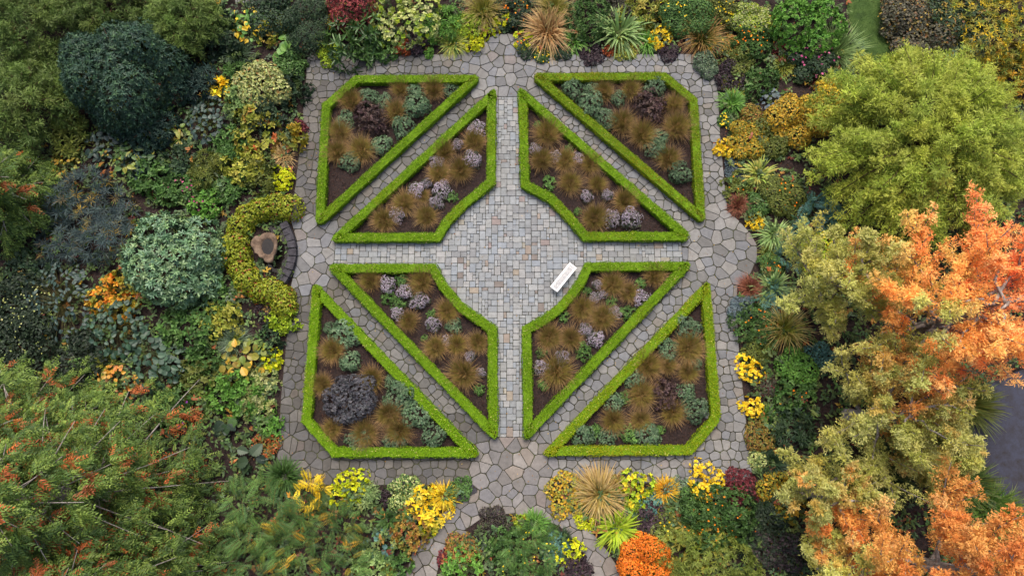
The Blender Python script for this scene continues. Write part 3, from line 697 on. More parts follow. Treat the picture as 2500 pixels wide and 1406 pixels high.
# ------------------------------------------------------------------ the mixed borders, plant by plant
PAL = {
 'dg': [(48,68,44),(60,82,52),(40,58,42)], 'bg': [(54,76,68),(66,90,78),(46,66,60)], 'mg': [(74,106,50),(90,124,60),(62,92,44)],
 'fg': [(100,146,56),(118,164,70),(84,130,50)], 'lg': [(150,174,40),(172,190,50),(128,158,36)], 'ch': [(196,200,24),(214,212,44),(166,184,24)],
 'yl': [(232,196,34),(244,214,60),(212,176,30)], 'yg': [(150,152,54),(172,170,74),(124,136,46)], 'og': [(98,108,46),(116,124,54),(82,94,40)],
 'go': [(176,146,50),(196,160,50),(148,124,46)], 'or': [(212,116,30),(226,136,42),(194,98,24)], 'ro': [(176,84,42),(196,104,56),(150,70,36)],
 'pu': [(58,46,50),(74,58,62),(48,40,44)], 'mr': [(96,38,44),(122,52,56),(78,34,40)], 'rm': [(140,62,62),(118,52,54),(160,84,78)],
 'vg': [(172,178,104),(190,194,132),(144,162,92)], 'gg': [(112,132,100),(128,148,116),(98,118,90)], 'bl': [(98,114,120),(114,130,134),(84,100,104)],
 'sw': [(196,170,116),(178,148,98),(160,132,84)], 'br': [(154,108,62),(134,96,52),(174,128,78)], 'rb': [(152,94,72),(132,78,60),(170,114,88)],
 'te': [(88,130,116),(104,146,132),(72,112,100)], 'ps': [(132,158,92),(150,174,108),(112,142,80)], 'pk': [(190,92,132),(206,120,150),(170,70,120)],
 'wt': [(226,222,206),(210,206,190)], 'of': [(236,140,30),(244,160,50),(226,120,24)], 'yf': [(244,206,30),(250,220,70)], 'lf': [(180,150,190),(150,100,170)],
 'ga': [(150,156,54),(176,150,60),(120,140,50)], 'du': [(74,76,58),(92,88,68),(62,60,50)], 'sy': [(150,168,74),(198,186,92),(126,150,66)], 'dk': [(40,54,36),(50,64,44),(34,46,34)],
 'oy': [(196,150,40),(150,140,46),(120,128,50)], 'ax': [(140,96,52),(166,140,60),(110,120,54)], 'gv': [(150,168,96),(196,196,120),(104,132,70)], 'ry': [(170,140,60),(160,90,60),(110,120,50)],
}
TABLE = '''
wh 472 198 46 .8 bg L=.34 W=.08 k=10|shrub|shrub|dark blue-green whorled shrub at the right foot of the big dark tree
bl 500 290 56 .75 bg L=.30 W=.24 n=130|round_leaf_shrub|shrub|dark shrub with large round leaves below the big dark tree
wh 536 217 26 .8 yl L=.3 W=.13 k=7|yellow_perennial|plant|bright yellow leafy plant alone among dark shrubs, right of the dark tree
bl 555 52 40 .7 mg L=.34 W=.2 n=80 acc=yl af=.18|hydrangea|shrub|green shrub with yellowing large leaves near the top left path
bl 610 62 44 .7 fg L=.36 W=.24 n=80 acc=yl af=.25|leafy_perennial|plant|yellowing large-leaved plant just right of the top left dark shrubs
wh 520 85 48 .7 dg L=.28 W=.14 k=6|shrub|shrub|dark broad-leaved shrub right of the olive feathery bamboo at top left
gr 575 130 46 .7 dg W=.05 n=160|fern|fern|dark green ferny clump above the variegated shrub at left
wh 165 330 46 .8 og L=.34 W=.08 k=10|spurge_shrub|shrub|whorled shrub with yellow-green tips below the bamboo at far left
bl 152 412 42 .6 oy L=.22 W=.15 n=90|autumn_shrub|shrub|sparse yellow-leaved shrub left of centre left, above the blue whorled shrub
bl 335 372 60 .6 mg L=.42 W=.22 n=110 acc=yg af=.3|ligularia|plant|sprawling large-leaved green plant under the big dark tree
bl 428 332 30 .9 ga L=.36 W=.2 n=45|leafy_perennial|plant|pale drooping large leaves at the lower right foot of the big dark tree
bl 255 355 44 .6 bg L=.34 W=.22 n=60|hosta|plant|dark blue-green large leaves at the lower left foot of the big dark tree
wh 505 412 46 .7 og L=.22 W=.05 k=9|golden_conifer_shrub|shrub|olive gold feathery low shrub left of the variegated shrubs
wh 215 535 108 .55 mh L=.44 W=.04 k=16 acc=go af=.06|mahonia|shrub|large blue-grey shrub with spidery leaf whorls at far left
wh 372 440 50 .7 mg L=.26 W=.12 k=6|shrub|shrub|mid green leafy shrub above the round glossy shrub at left
wh 330 405 34 .7 bg L=.26 W=.14 k=6|shrub|shrub|dark green shrub between the sprawling leaves and the blue whorled shrub
wh 432 462 42 .7 mg L=.22 W=.1 k=6 f=pk:.13:34|flowering_shrub|flower|green shrub with pink flower heads above the round glossy shrub
wh 503 500 40 .75 fg L=.2 W=.13 k=6 f=pk:.12:14|sedum|flower|rounded green stonecrop with pink heads left of the crescent hedge
dm 640 205 62 .7 vg L=.17 W=.12 acc=ax af=.15|variegated_shrub|shrub|cream variegated shrub with pinkish patches on the left border
wh 590 252 40 .7 ps L=.24 W=.12 k=6|leafy_perennial|plant|pale green leafy clump left of the dark green mound by the left walk
wh 622 322 52 .6 yg L=.26 W=.14 k=6 acc=ro af=.08|royal_fern|fern|yellow-green fern-like clump beside the upper left walk
wh 588 405 48 .6 yg L=.24 W=.13 k=6|royal_fern|fern|yellow-green fern-like clump above the chartreuse clump on the left border
dm 616 392 24 .6 mg L=.12 W=.07 f=wt:.09:60|white_flower_clump|flower|small white-flowered clump among yellow ferns on the left border
wh 645 278 40 .75 dg L=.28 W=.13 k=7|hellebore|plant|dark green palmate clump left of the straw grass by the left walk
bl 692 112 34 .8 fg L=.62 W=.58 n=14|gunnera|plant|big lobed green leaves at the upper left corner of the paving
dm 708 156 38 .75 mg L=.14 W=.1|shrub|shrub|dense mid green mound at the upper left corner of the paving
wh 716 226 36 .75 dg L=.2 W=.11 k=6|shrub|shrub|dark green mound bulging over the upper left walk
gr 690 378 44 .4 sw W=.03 n=150|straw_grass|grass|collapsed straw-coloured grass beside the upper left walk
dm 731 312 18 .8 mr L=.12 W=.08|maroon_shrub|shrub|small maroon shrub beside the upper left walk
wh 714 340 28 .7 oy L=.3 W=.14 k=7|epimedium|plant|yellow-orange broad-leaved clump beside the upper left walk
wh 686 440 30 .75 ch L=.12 W=.1 k=6|spurge|plant|bright chartreuse clump beside the left walk, above the crescent hedge
wh 640 432 42 .6 og L=.2 W=.1 k=6|shrub|shrub|olive low shrub left of the chartreuse clump above the crescent hedge
wh 560 350 46 .6 mg L=.24 W=.12 k=6|leafy_perennial|plant|mid green leafy clump right of the dark round-leaf shrub
wh 590 185 36 .6 mg L=.3 W=.09 k=8|leafy_perennial|plant|green lance-leaved clump left of the cream variegated shrub
dm 750 66 62 .8 dg L=.1 W=.06|evergreen_shrub|shrub|dark small-leaved evergreen shrub at the upper left, left of the glossy strap leaves
dm 655 30 52 .8 dg L=.14 W=.09|evergreen_shrub|shrub|dark evergreen shrub at the top edge beside the small grey path
wh 672 70 34 .8 ga L=.26 W=.15 k=5|leafy_perennial|plant|yellow-green leaves above the big lobed leaves at upper left
wh 705 40 30 .8 gg L=.2 W=.1 k=6|shrub|shrub|grey-green shrub at the top left, left of the red maple
dm 800 128 30 .7 lg L=.12 W=.09|lime_shrub|shrub|lime green small shrub over the top edge of the upper left walk
wh 870 98 62 .75 mg L=.5 W=.13 k=7 gl=1|strap_leaf_shrub|shrub|glossy green lance-leaved mound above the upper left walk
dm 818 50 20 1.0 yl L=.13 W=.08|yellow_shrub|shrub|thin yellow shrub below the red maple
wh 988 34 70 .8 vg L=.17 W=.12 k=7 acc=lg af=.3|variegated_shrub|shrub|large pale cream-green shrub at the top edge left of centre
dm 930 72 18 .9 pu L=.12 W=.08|purple_shrub|shrub|small purple-brown shrub left of the pale cream-green shrub
wh 942 116 32 .7 mg L=.16 W=.1 k=6|shrub|shrub|mid green mound at the right end of the glossy lance-leaved mound
dm 984 116 22 .7 ro L=.12 W=.09|orange_heuchera|plant|orange-red leafy clump above the upper left walk
dm 1024 102 30 .75 pu L=.13 W=.1 f=mr:.1:16|purple_shrub|shrub|dark purple shrub left of the top semicircle of paving
dm 1046 130 13 .7 fg L=.1 W=.07|leafy_perennial|plant|tiny bright green tuft below the dark purple shrub at the top
wh 1085 55 46 .8 fg L=.3 W=.06 k=8|bamboo_shrub|shrub|green narrow-leaved shrub at the top edge, right of the pale cream-green shrub
gr 1106 100 38 .6 sy W=.035 n=170|striped_grass|grass|yellow-striped grass arching over the walk left of the top semicircle
dm 1142 62 30 .75 lg L=.13 W=.1|lime_shrub|shrub|lime green mound up from the top semicircle, left of the tan grass
wh 1155 107 25 .75 ch L=.12 W=.1 k=6|spurge|plant|bright chartreuse clump touching the left edge of the top semicircle
wh 1193 72 22 .75 ch L=.12 W=.1 k=6|spurge|plant|chartreuse clump just above the left of the top semicircle
wh 1226 50 22 .75 ch L=.12 W=.1 k=6|spurge|plant|chartreuse clump straight above the top semicircle
gr 1180 20 52 .8 yg W=.025 n=420|tan_grass|grass|fine tan-green grass mound at the top edge above the top semicircle
wh 1250 28 36 .8 dg L=.16 W=.09 k=6 f=of:.12:16|flowering_shrub|flower|dark green plant with orange flowers at the top, left of the bronze flax
st 1338 70 60 .8 br W=.05 n=300|bronze_flax|grass|spiky bronze flax right of the top semicircle
gr 1352 14 48 .9 yg W=.028 n=300|tan_grass|grass|pale yellow-green grass at the top edge behind the bronze flax
wh 1280 100 22 .7 ch L=.12 W=.1 k=6 f=of:.1:6|spurge|plant|chartreuse clump left of the bronze flax foot
dm 1322 130 24 .55 mg L=.1 W=.06 f=yf:.09:40|marigold|flower|low yellow-flowered clump over the walk below the bronze flax
dm 1290 118 24 .6 dg L=.1 W=.06|creeping_shrub|shrub|dark green low shrub at the right edge of the top semicircle
dm 1372 122 24 .6 dg L=.11 W=.07|creeping_shrub|shrub|dark green low shrub between bronze flax and green strap clump at the top
wh 1432 42 52 .8 mg L=.15 W=.08 k=6|shrub|shrub|rounded mid green shrub right of the bronze flax
st 1402 97 34 .7 fg W=.05 n=130|daylily|grass|green strap-leaved clump above the walk, right of the bronze flax
st 1512 74 62 .7 ps W=.12 n=100|agapanthus|plant|large pale green strap-leaved plant above the upper right walk
st 1580 100 32 .7 fg W=.05 n=150|daylily|grass|dense green strap clump between the pale strap plant and yellow flowers
wh 1614 92 26 .8 yf L=.12 W=.1 k=6|yellow_flower_clump|flower|bright yellow flowering clump above the upper right walk
dm 1522 118 26 .6 yg L=.11 W=.09|sedum|plant|pale yellow-green stonecrop at the foot of the large strap-leaved plant
gr 1546 118 17 .7 br W=.02 n=160|hair_grass|grass|small bronze hair grass above the upper right walk
dm 1488 124 14 .7 ro L=.1 W=.07|orange_heuchera|plant|small orange-brown clump at the foot of the pale strap-leaved plant
dm 1446 132 30 .4 pu L=.12 W=.09|purple_groundcover|plant|dark brown low leaves at the walk edge right of the green strap clump
dm 1632 124 26 .45 pu L=.12 W=.09|purple_groundcover|plant|dark low leaves below the bright yellow flowering clump
wh 1572 22 50 .8 ga L=.3 W=.09 k=7|leafy_perennial|plant|yellow-green narrow-leaved shrub at the top edge right of centre
dm 1508 20 40 .7 du L=.13 W=.08|shrub|shrub|dusky green shrub at the top edge above the pale strap-leaved plant
dm 1668 38 56 .8 mg L=.12 W=.07 f=yf:.09:60|flowering_shrub|flower|green bush dotted with small yellow flowers at the top edge
gr 1716 86 56 .7 og W=.035 n=300 acc=br|olive_grass|grass|spiky olive grass with brown tips above the upper right corner
dm 1686 100 11 .7 wt L=.1 W=.06|silver_plant|plant|tiny white woolly plant left of the spiky olive grass
dm 1745 30 44 .8 og L=.13 W=.08 f=yf:.1:50|flowering_shrub|flower|olive bush with yellow button flowers at the top edge, right of two others
dm 1832 48 42 .8 vg L=.12 W=.08 acc=lg af=.4|variegated_shrub|shrub|foamy pale yellow shrub at the top edge left of the round fresh green shrub
dm 1750 112 26 .6 og L=.11 W=.07 f=yf:.1:36|marigold|flower|low plant with yellow-orange flowers right of the spiky olive grass
dm 1784 108 28 .6 ax L=.12 W=.08|bronze_perennial|plant|bronze-brown leafy clump left of the orange-flowered green shrub
wh 1838 98 48 .7 mg L=.14 W=.08 k=6 f=of:.11:40|flowering_shrub|flower|green shrub with many orange flowers below the foamy pale shrub
dm 1724 156 32 .6 gg L=.12 W=.07|grey_shrub|shrub|grey-green mound over the upper right corner of the walk
dm 1800 150 34 .6 og L=.13 W=.08|shrub|shrub|olive mound right of the grey-green corner mound
dm 1785 186 38 .45 pu L=.13 W=.1|purple_groundcover|plant|dark purplish low leaves right of the upper right corner
dm 1796 212 26 .5 yg L=.11 W=.09|sedum|plant|olive-yellow stonecrop just above the bright green strap clump at right
wh 1858 200 42 .7 mg L=.16 W=.09 k=6|shrub|shrub|mid green mound left of the pink-flowered shrub at upper right
st 1788 250 36 .7 fg W=.055 n=150|daylily|grass|bright green strap clump beside the upper right walk
dm 1772 294 17 .6 mg L=.09 W=.06 f=yf:.09:36|marigold|flower|small yellow-flowered clump beside the right walk, below the green strap clump
bl 1880 240 30 .7 bl L=.3 W=.22 n=36|silver_perennial|plant|silver-grey large-leaved plant left of the golden shrub at upper right
dm 1838 282 34 .6 ax L=.12 W=.08|bronze_perennial|plant|bronze-brown low clump left of the golden shrub
wh 1772 362 24 .8 yf L=.11 W=.1 k=6 f=ro:.07:12|yellow_flower_clump|flower|yellow flowering clump beside the right walk, below the small yellow one
dm 1824 340 50 .65 oy L=.13 W=.07|bronze_shrub|shrub|olive bronze spreading shrub right of the yellow clump on the right border
dm 1796 414 26 .2 bl L=.09 W=.06|blue_mat|plant|flat blue-grey mat plant beside the right walk
st 1856 422 52 .6 sy W=.10 n=70|striped_flax|plant|yellow-striped broad strap plant right of the blue-grey mat
wh 1800 455 32 .5 og L=.14 W=.08 k=6 f=of:.09:8|shrub|shrub|olive low shrub below the blue-grey mat on the right border
dm 1880 330 40 .7 og L=.13 W=.08|shrub|shrub|olive shrub between the bronze shrub and the pale green feathery tree
wh 1972 62 80 .85 fg L=.16 W=.11 k=7|round_green_shrub|shrub|large round fresh green shrub at the top right beside the grass path
dm 1880 62 36 .8 mg L=.13 W=.08 f=of:.12:40|flowering_shrub|flower|orange-flowered bush touching the left of the round fresh green shrub
dm 1985 142 52 .75 dg L=.12 W=.08 f=pk:.12:46|flowering_shrub|flower|dark shrub with pink flowers below the round fresh green shrub
gr 2050 118 68 .7 ps W=.035 n=330|fountain_grass|grass|long arching silvery green grass at the edge of the grass path
gr 1912 126 26 .7 mr W=.03 n=150|red_grass|grass|dark red grass left of the pink-flowered shrub
gr 1990 196 28 .5 mr W=.03 n=120|red_grass|grass|dark red grass above the golden shrub, below the pink flowers
dm 2040 182 30 .7 mg L=.12 W=.08|shrub|shrub|small green mound above the golden shrub's right end
gr 1915 160 30 .6 og W=.03 n=140|olive_grass|grass|olive grass below the small dark red grass at upper right
dm 2046 236 58 .8 yl L=.14 W=.1 acc=go af=.5|golden_shrub|shrub|bright golden yellow shrub left of the pale green feathery tree
dm 1955 285 66 .75 go L=.13 W=.09 acc=oy af=.4|golden_shrub|shrub|dull bronze-gold shrub spreading left of the bright golden shrub
dm 2240 80 76 .7 du L=.17 W=.1 acc=ax af=.10|dusky_shrub|shrub|dusky green shrub just right of the grass path at top right
dm 2330 40 70 .75 dg L=.17 W=.1 acc=ax af=.15|dusky_shrub|shrub|dark green and russet shrub at the top edge, far right
dm 2220 25 56 .7 du L=.16 W=.1 acc=ax af=.2|dusky_shrub|shrub|russet-flecked dark shrub at the top edge right of the grass path
wh 2440 55 110 .6 ga L=.24 W=.06 k=7 acc=yl af=.2|willow_shrub|shrub|pale yellow-green narrow-leaved shrub in the top right corner
wh 2475 170 70 .6 oy L=.22 W=.08 k=6|willow_shrub|shrub|golden yellow leafy shrub at the right edge under the top corner shrub
wh 2345 125 60 .6 gg L=.26 W=.08 k=7 acc=yl af=.1|grey_shrub|shrub|grey-green leafy shrub above the pale green feathery tree
gr 1804 500 30 .7 rb W=.022 n=320|red_bronze_grass|grass|reddish bronze grass mound beside the right walk, above the right semicircle
gr 1834 702 32 .7 rb W=.022 n=320|red_bronze_grass|grass|reddish bronze grass mound below the right semicircle of paving
wh 1846 540 20 .7 yl L=.14 W=.07 k=7|yellow_flower_clump|flower|orange-yellow flower clump above the right semicircle of paving
st 1892 572 46 .65 ps W=.07 n=110|agapanthus|plant|pale green strap plant right of the right semicircle, upper of two
st 1888 700 46 .65 ps W=.11 n=90|agapanthus|plant|pale broad strap plant right of the right semicircle, lower of two
gr 1874 618 26 .6 og W=.03 n=120|olive_grass|grass|olive grass at the tip of the right semicircle of paving
dm 1882 648 26 .6 mg L=.11 W=.07 f=of:.1:22|marigold|flower|green plant with orange flowers at the right edge of the right semicircle
pn 1990 520 52 .75 te L=.6|melianthus|shrub|large blue-green feather-leaved shrub left of the orange tree
pn 1932 608 40 .7 te L=.5|melianthus|shrub|middle blue-green feather-leaved shrub, left of the yellow shrub
pn 1890 728 38 .7 te L=.5|melianthus|shrub|blue-green feather-leaved clump below the broad strap plant at right
dm 2012 622 50 .8 lg L=.16 W=.1 acc=yl af=.3|lime_shrub|shrub|lime yellow shrub left of the orange tree's upper limbs
dm 1912 478 48 .65 og L=.12 W=.07 f=of:.1:26|flowering_shrub|flower|olive shrub with orange flowers above the blue-green feather leaves
dm 1848 500 28 .6 mg L=.12 W=.08 f=mr:.08:10|shrub|shrub|green low shrub right of the upper reddish bronze grass
gr 1922 800 48 .9 yg W=.03 n=240|yellow_grass|grass|tall yellow-green grass left of the bare orange tree limb
dm 1812 752 26 .6 bl L=.13 W=.035|lavender|plant|blue-grey lavender beside the right walk
wh 1848 795 48 .65 mg L=.2 W=.06 k=7 f=of:.1:26|flowering_shrub|flower|green leafy plant with orange flowers beside the right walk
wh 1828 902 28 .8 yf L=.10 W=.1 k=6|chrysanthemum|flower|bright yellow chrysanthemum mound on the right walk, upper of two
wh 1838 992 27 .8 yf L=.10 W=.1 k=6 f=ro:.06:14|chrysanthemum|flower|yellow chrysanthemum with reddish buds on the right walk, lower of two
dm 1855 855 34 .55 og L=.11 W=.07|shrub|shrub|olive low shrub just above the upper yellow chrysanthemum
dm 1868 935 32 .5 du L=.12 W=.08 acc=mr af=.15|shrub|shrub|dusky reddish low shrub between the two yellow chrysanthemums
dm 1950 898 44 .85 fg L=.13 W=.1|round_green_shrub|shrub|fresh green round shrub left of the lower olive branches
dm 2002 868 34 .8 te L=.12 W=.08|blue_shrub|shrub|teal green shrub under the bare limb of the orange tree
st 1874 1012 30 .6 fg W=.05 n=110|daylily|grass|green strap clump right of the lower yellow chrysanthemum
wh 1938 965 46 .7 mg L=.18 W=.1 k=6 f=of:.1:10|flowering_shrub|flower|green shrub with few orange flowers below the fresh green round shrub
wh 1930 1040 52 .7 dg L=.34 W=.07 k=9|shrub|shrub|dark green lance-leaved shrub near the right walk, below centre
dm 1855 1062 34 .55 ax L=.12 W=.07|bronze_perennial|plant|bronze-brown low plant beside the lower right walk
dm 1850 1125 24 .6 vg L=.11 W=.08|sedum|plant|pale cream stonecrop beside the lower right corner of the paving
gr 1890 1130 36 .6 dg W=.05 n=120|fern|fern|dark green ferny clump right of the cream stonecrop
dm 1384 1205 42 .35 oy L=.12 W=.1|gold_groundcover|plant|low gold and green groundcover at the pointed tip of the lower right border
st 1466 1208 60 .8 gs W=.05 n=330|golden_flax|grass|spiky golden flax on the lower right border
dm 1513 1190 30 .6 ax L=.13 W=.1|orange_heuchera|plant|orange-brown leafy clump right of the golden flax
wh 1550 1196 38 .6 lg L=.15 W=.11 k=6 acc=yl af=.3|leafy_perennial|plant|yellow-green leafy mound right of the orange-brown clump, lower border
st 1625 1196 32 .75 or W=.05 n=170|orange_grass|grass|bright orange spiky clump on the lower right border
wh 1592 1222 28 .6 te L=.13 W=.08 k=6|shrub|shrub|teal green clump left of the orange spiky clump
dm 1655 1192 28 .5 gg L=.11 W=.06|grey_shrub|shrub|grey-green low clump right of the orange spiky clump
wh 1726 1175 36 .8 yf L=.10 W=.1 k=6|chrysanthemum|flower|bright yellow chrysanthemum mound on the lower right border by the walk
dm 1812 1192 44 .4 mr L=.12 W=.09|maroon_groundcover|plant|dark red low leaves below the lower right corner of the paving
gr 1856 1215 40 .7 dg W=.05 n=170|palm_lily|plant|dark green fan-shaped clump right of the dark red leaves
dm 1895 1195 40 .6 oy L=.13 W=.09|golden_shrub|shrub|yellow-speckled shrub left of the pale lower branches at right
st 1508 1290 56 .65 lg W=.09 n=130|striped_lily|plant|yellow-green strap-leaved mound beside the right curved path
dm 1575 1372 60 .85 or L=.11 W=.07|orange_maple|shrub|round bright orange maple at the bottom edge
wh 1728 1392 100 .6 yo L=.2 W=.04 k=9|olive_maple|shrub|fine-leaved olive green mound at the bottom edge right of the orange maple
wh 1562 1250 20 .6 te L=.14 W=.09 k=6|shrub|shrub|small teal clump below the orange-brown clump on the lower border
dm 1598 1275 38 .5 pu L=.12 W=.08|purple_shrub|shrub|dark purple shrub above the round orange maple
wh 1750 1260 78 .7 mg L=.17 W=.08 k=7 f=of:.1:46|flowering_shrub|flower|broad green shrub with orange flowers on the lower right border
wh 1690 1332 62 .55 ga L=.44 W=.13 k=6|ginger_lily|plant|yellow-green lance-leaved plant above the olive green mound
wh 1594 1312 16 .9 vg L=.4 W=.13 k=7|ginger_lily|plant|single pale green leaf tuft left of the lance-leaved plant
dm 1640 1290 40 .5 og L=.11 W=.07 f=yf:.09:30|marigold|flower|low olive plant with yellow flowers between purple shrub and orange-flowered shrub
gr 1822 1312 44 .6 dg W=.06 n=130|fern|fern|dark green fern right of the lance-leaved plant at lower right
dm 1862 1340 46 .6 dk L=.13 W=.09 acc=pu af=.4|purple_shrub|shrub|dark purplish shrub near the bottom edge left of the orange lower tree
dm 1880 1270 42 .6 dk L=.13 W=.09|evergreen_shrub|shrub|dark green shrub right of the broad orange-flowered shrub
wh 1925 1235 44 .6 oy L=.2 W=.12 k=6|autumn_shrub|shrub|yellowing leafy shrub under the left branches of the lower orange tree
dm 1935 1345 50 .5 pu L=.14 W=.1 acc=dk af=.4|purple_groundcover|plant|dark purple leaves under the lower orange tree
st 1305 1278 34 .75 fg W=.05 n=150|daylily|grass|green strap clump at the top of the round bottom bed
dm 1274 1272 17 .7 lg L=.1 W=.07 f=ro:.08:5|lime_shrub|shrub|small lime clump left of the strap clump in the round bottom bed
wh 1391 1350 28 .75 ch L=.12 W=.1 k=6|spurge|plant|bright chartreuse clump at the right of the round bottom bed
pn 1290 1345 66 .5 mg L=.5 f=yf:.09:26|feathery_shrub|shrub|green feathery shrub with yellow flowers in the middle of the round bottom bed
gr 1374 1312 22 .6 dg W=.025 n=180|hair_grass|grass|dark green hair grass at the upper right of the round bottom bed
dm 1355 1340 30 .5 te L=.12 W=.08|blue_shrub|shrub|teal leafy clump left of the chartreuse clump in the round bottom bed
dm 1405 1390 36 .5 pu L=.12 W=.09|purple_shrub|shrub|dark purple shrub at the lower right of the round bottom bed
dm 1206 1278 40 .5 du L=.11 W=.05 acc=pu af=.5|heath_shrub|shrub|dark brown twiggy shrub at the upper left of the round bottom bed
st 1180 1322 30 .5 bl W=.06 n=26|agave|plant|silvery spiky rosette in the left of the round bottom bed
dm 1132 1342 36 .5 ry L=.12 W=.08|autumn_shrub|shrub|red and yellow leafy shrub at the left of the round bottom bed
wh 1130 1390 50 .6 fg L=.14 W=.11 k=6|round_green_shrub|shrub|fresh green lobed shrub at the bottom edge of the round bed
wh 1232 1345 50 .6 mg L=.2 W=.11 k=6|shrub|shrub|mid green shrub in the round bottom bed right of the silvery rosette
dm 1090 1362 22 .5 mr L=.1 W=.07|maroon_groundcover|plant|small maroon leaves beside the left curved path in the round bed
wh 855 1196 38 .7 ch L=.12 W=.1 k=6|spurge|plant|chartreuse clump below the lower left walk, left of the dark purple one
wh 887 1215 34 .6 ps L=.28 W=.07 k=8|leafy_perennial|plant|pale green star-leaved clump between the chartreuse and dark purple clumps
dm 946 1216 20 .7 pu L=.12 W=.09|purple_heuchera|plant|small dark purple clump on the lower left border
dm 990 1200 42 .7 vg L=.12 W=.09 acc=mg af=.5|variegated_shrub|shrub|pale variegated shrub right of the small dark purple clump
wh 1040 1232 46 .65 yl L=.2 W=.1 k=6 acc=yg af=.3|yellow_shrub|shrub|yellow leafy shrub left of the yellow spiky clump on the lower border
st 1083 1212 36 .75 ys W=.05 n=190|yellow_grass|grass|bright yellow spiky clump near the left tip of the lower border
dm 1126 1192 26 .5 mg L=.12 W=.08|creeping_shrub|shrub|green low shrub at the tip of the lower left border
st 946 1272 38 .6 mg W=.13 n=44|broad_leaf_plant|plant|dark green broad strap leaves below the dark purple clump
wh 1002 1292 50 .55 ry L=.15 W=.1 k=6|autumn_shrub|shrub|olive, yellow and red leafy shrub left of the left curved path
wh 1046 1286 22 .7 ch L=.11 W=.1 k=6|spurge|plant|chartreuse clump beside the left curved path
bl 932 1330 34 .6 te L=.34 W=.24 n=30|leafy_perennial|plant|teal large-leaved plant right of the feathery yellow and green shrubs
wh 965 1372 40 .5 mg L=.2 W=.12 k=6 acc=go af=.08|leafy_perennial|plant|green leafy plant at the bottom edge left of the curved path
wh 905 1385 44 .5 ps L=.18 W=.1 k=6|leafy_perennial|plant|pale green leafy plant at the bottom edge right of the feathery shrubs
gr 690 1165 50 .5 mg W=.06 n=190|fern|fern|green fern at the lower left corner of the paving
pn 640 1262 84 .8 pg L=.72 acc=oy af=.1|rowan_shrub|shrub|feather-leaved green shrub right of the rusty conifer, uppermost of three
pn 775 1335 120 .75 pg L=.72 acc=oy af=.18|rowan_shrub|shrub|large feather-leaved shrub with yellow leaves at the bottom left of the paving
pn 610 1372 90 .75 pg L=.72 acc=oy af=.06|rowan_shrub|shrub|green feather-leaved shrub at the bottom edge right of the rusty conifer
pn 757 1205 34 1.5 yl L=.5|rowan_sapling|shrub|upright yellow feather-leaved shrub below the lower left walk
bl 135 735 84 .7 bg L=.28 W=.14 n=240|compound_leaf_shrub|shrub|dark blue-green many-leaved shrub left of the round glossy shrub
bl 272 800 80 .65 te2 L=.34 W=.26 n=170|hydrangea|shrub|big dark green hydrangea below the round glossy shrub, upper of two
bl 375 882 64 .65 te2 L=.36 W=.28 n=120|hydrangea|shrub|big dark green hydrangea below the round glossy shrub, lower of two
dm 40 745 70 .7 dk L=.17 W=.11 f=vg:.09:90|viburnum|shrub|dark shrub with cream seed heads at the left edge
dm 55 845 66 .7 dk L=.17 W=.11 f=vg:.08:50|viburnum|shrub|dark shrub with few cream seed heads at the left edge above the rusty conifer
wh 285 715 56 .5 oy L=.22 W=.15 k=5 acc=or af=.25|autumn_shrub|shrub|orange and gold leafy shrub at the lower left of the round glossy shrub
bl 272 938 50 .6 or2 L=.26 W=.2 n=90|autumn_hydrangea|shrub|orange and gold round-leaved shrub above the big rusty conifer
dm 190 880 56 .6 dk L=.15 W=.1|evergreen_shrub|shrub|dark shrub between the rusty conifer and the big hydrangeas
gr 258 885 34 .6 og W=.045 n=110|fan_palm|plant|small fan-leaved palm clump between the hydrangeas and orange shrub
wh 545 785 46 .65 yg L=.2 W=.13 k=6|autumn_shrub|shrub|yellow-green leafy shrub below the crescent hedge
gr 572 832 38 .6 gg W=.022 n=260|blue_grass|grass|fine grey-green grass tuft below the yellow-green shrub at left
wh 455 800 50 .55 mg L=.26 W=.12 k=6|leafy_perennial|plant|mid green leafy clump right of the upper big hydrangea
wh 545 722 40 .55 mg L=.2 W=.12 k=6|leafy_perennial|plant|green leafy clump right of the round glossy shrub, under the crescent hedge
bl 600 880 52 .5 ga L=.52 W=.36 n=44 acc=go af=.12|hosta|plant|large yellow-green hosta leaves on the lower left border
bl 565 905 36 .4 go L=.36 W=.26 n=24|hosta|plant|withered golden hosta leaves left of the yellow-green hosta
wh 690 780 34 .7 lg L=.2 W=.11 k=6|lime_shrub|shrub|lime green shrub beside the lower left walk, below the crescent hedge
dm 655 758 34 .5 pu L=.13 W=.08|purple_shrub|shrub|dark purple shrub just under the crescent hedge
wh 665 880 28 .7 ch L=.12 W=.1 k=6|spurge|plant|chartreuse clump beside the lower left walk
wh 662 828 30 .6 dg L=.18 W=.1 k=6|shrub|shrub|dark green shrub between lime shrub and chartreuse clump on the lower left
wh 640 930 34 .5 vg L=.16 W=.1 k=6|variegated_shrub|shrub|pale variegated clump below the chartreuse clump, lower left walk
wh 570 962 52 .6 fg L=.2 W=.11 k=6|leafy_perennial|plant|fresh green leafy mound left of the lower left walk
wh 626 992 36 .6 vg L=.18 W=.1 k=6|variegated_shrub|shrub|pale cream-green shrub right of the fresh green mound at lower left
wh 652 1022 34 .6 fg L=.2 W=.11 k=6|leafy_perennial|plant|green leafy clump touching the lower left walk
bl 552 1036 34 .8 dg L=.66 W=.6 n=8|gunnera|plant|dark big lobed leaves above the rusty conifer's right end
bl 588 1012 28 .8 mg L=.62 W=.56 n=6|gunnera|plant|big lobed green leaves under the fresh green mound at lower left
bl 612 1112 34 .8 dg L=.74 W=.66 n=6|gunnera|plant|big lobed leaf beside the fern near the lower left paving corner
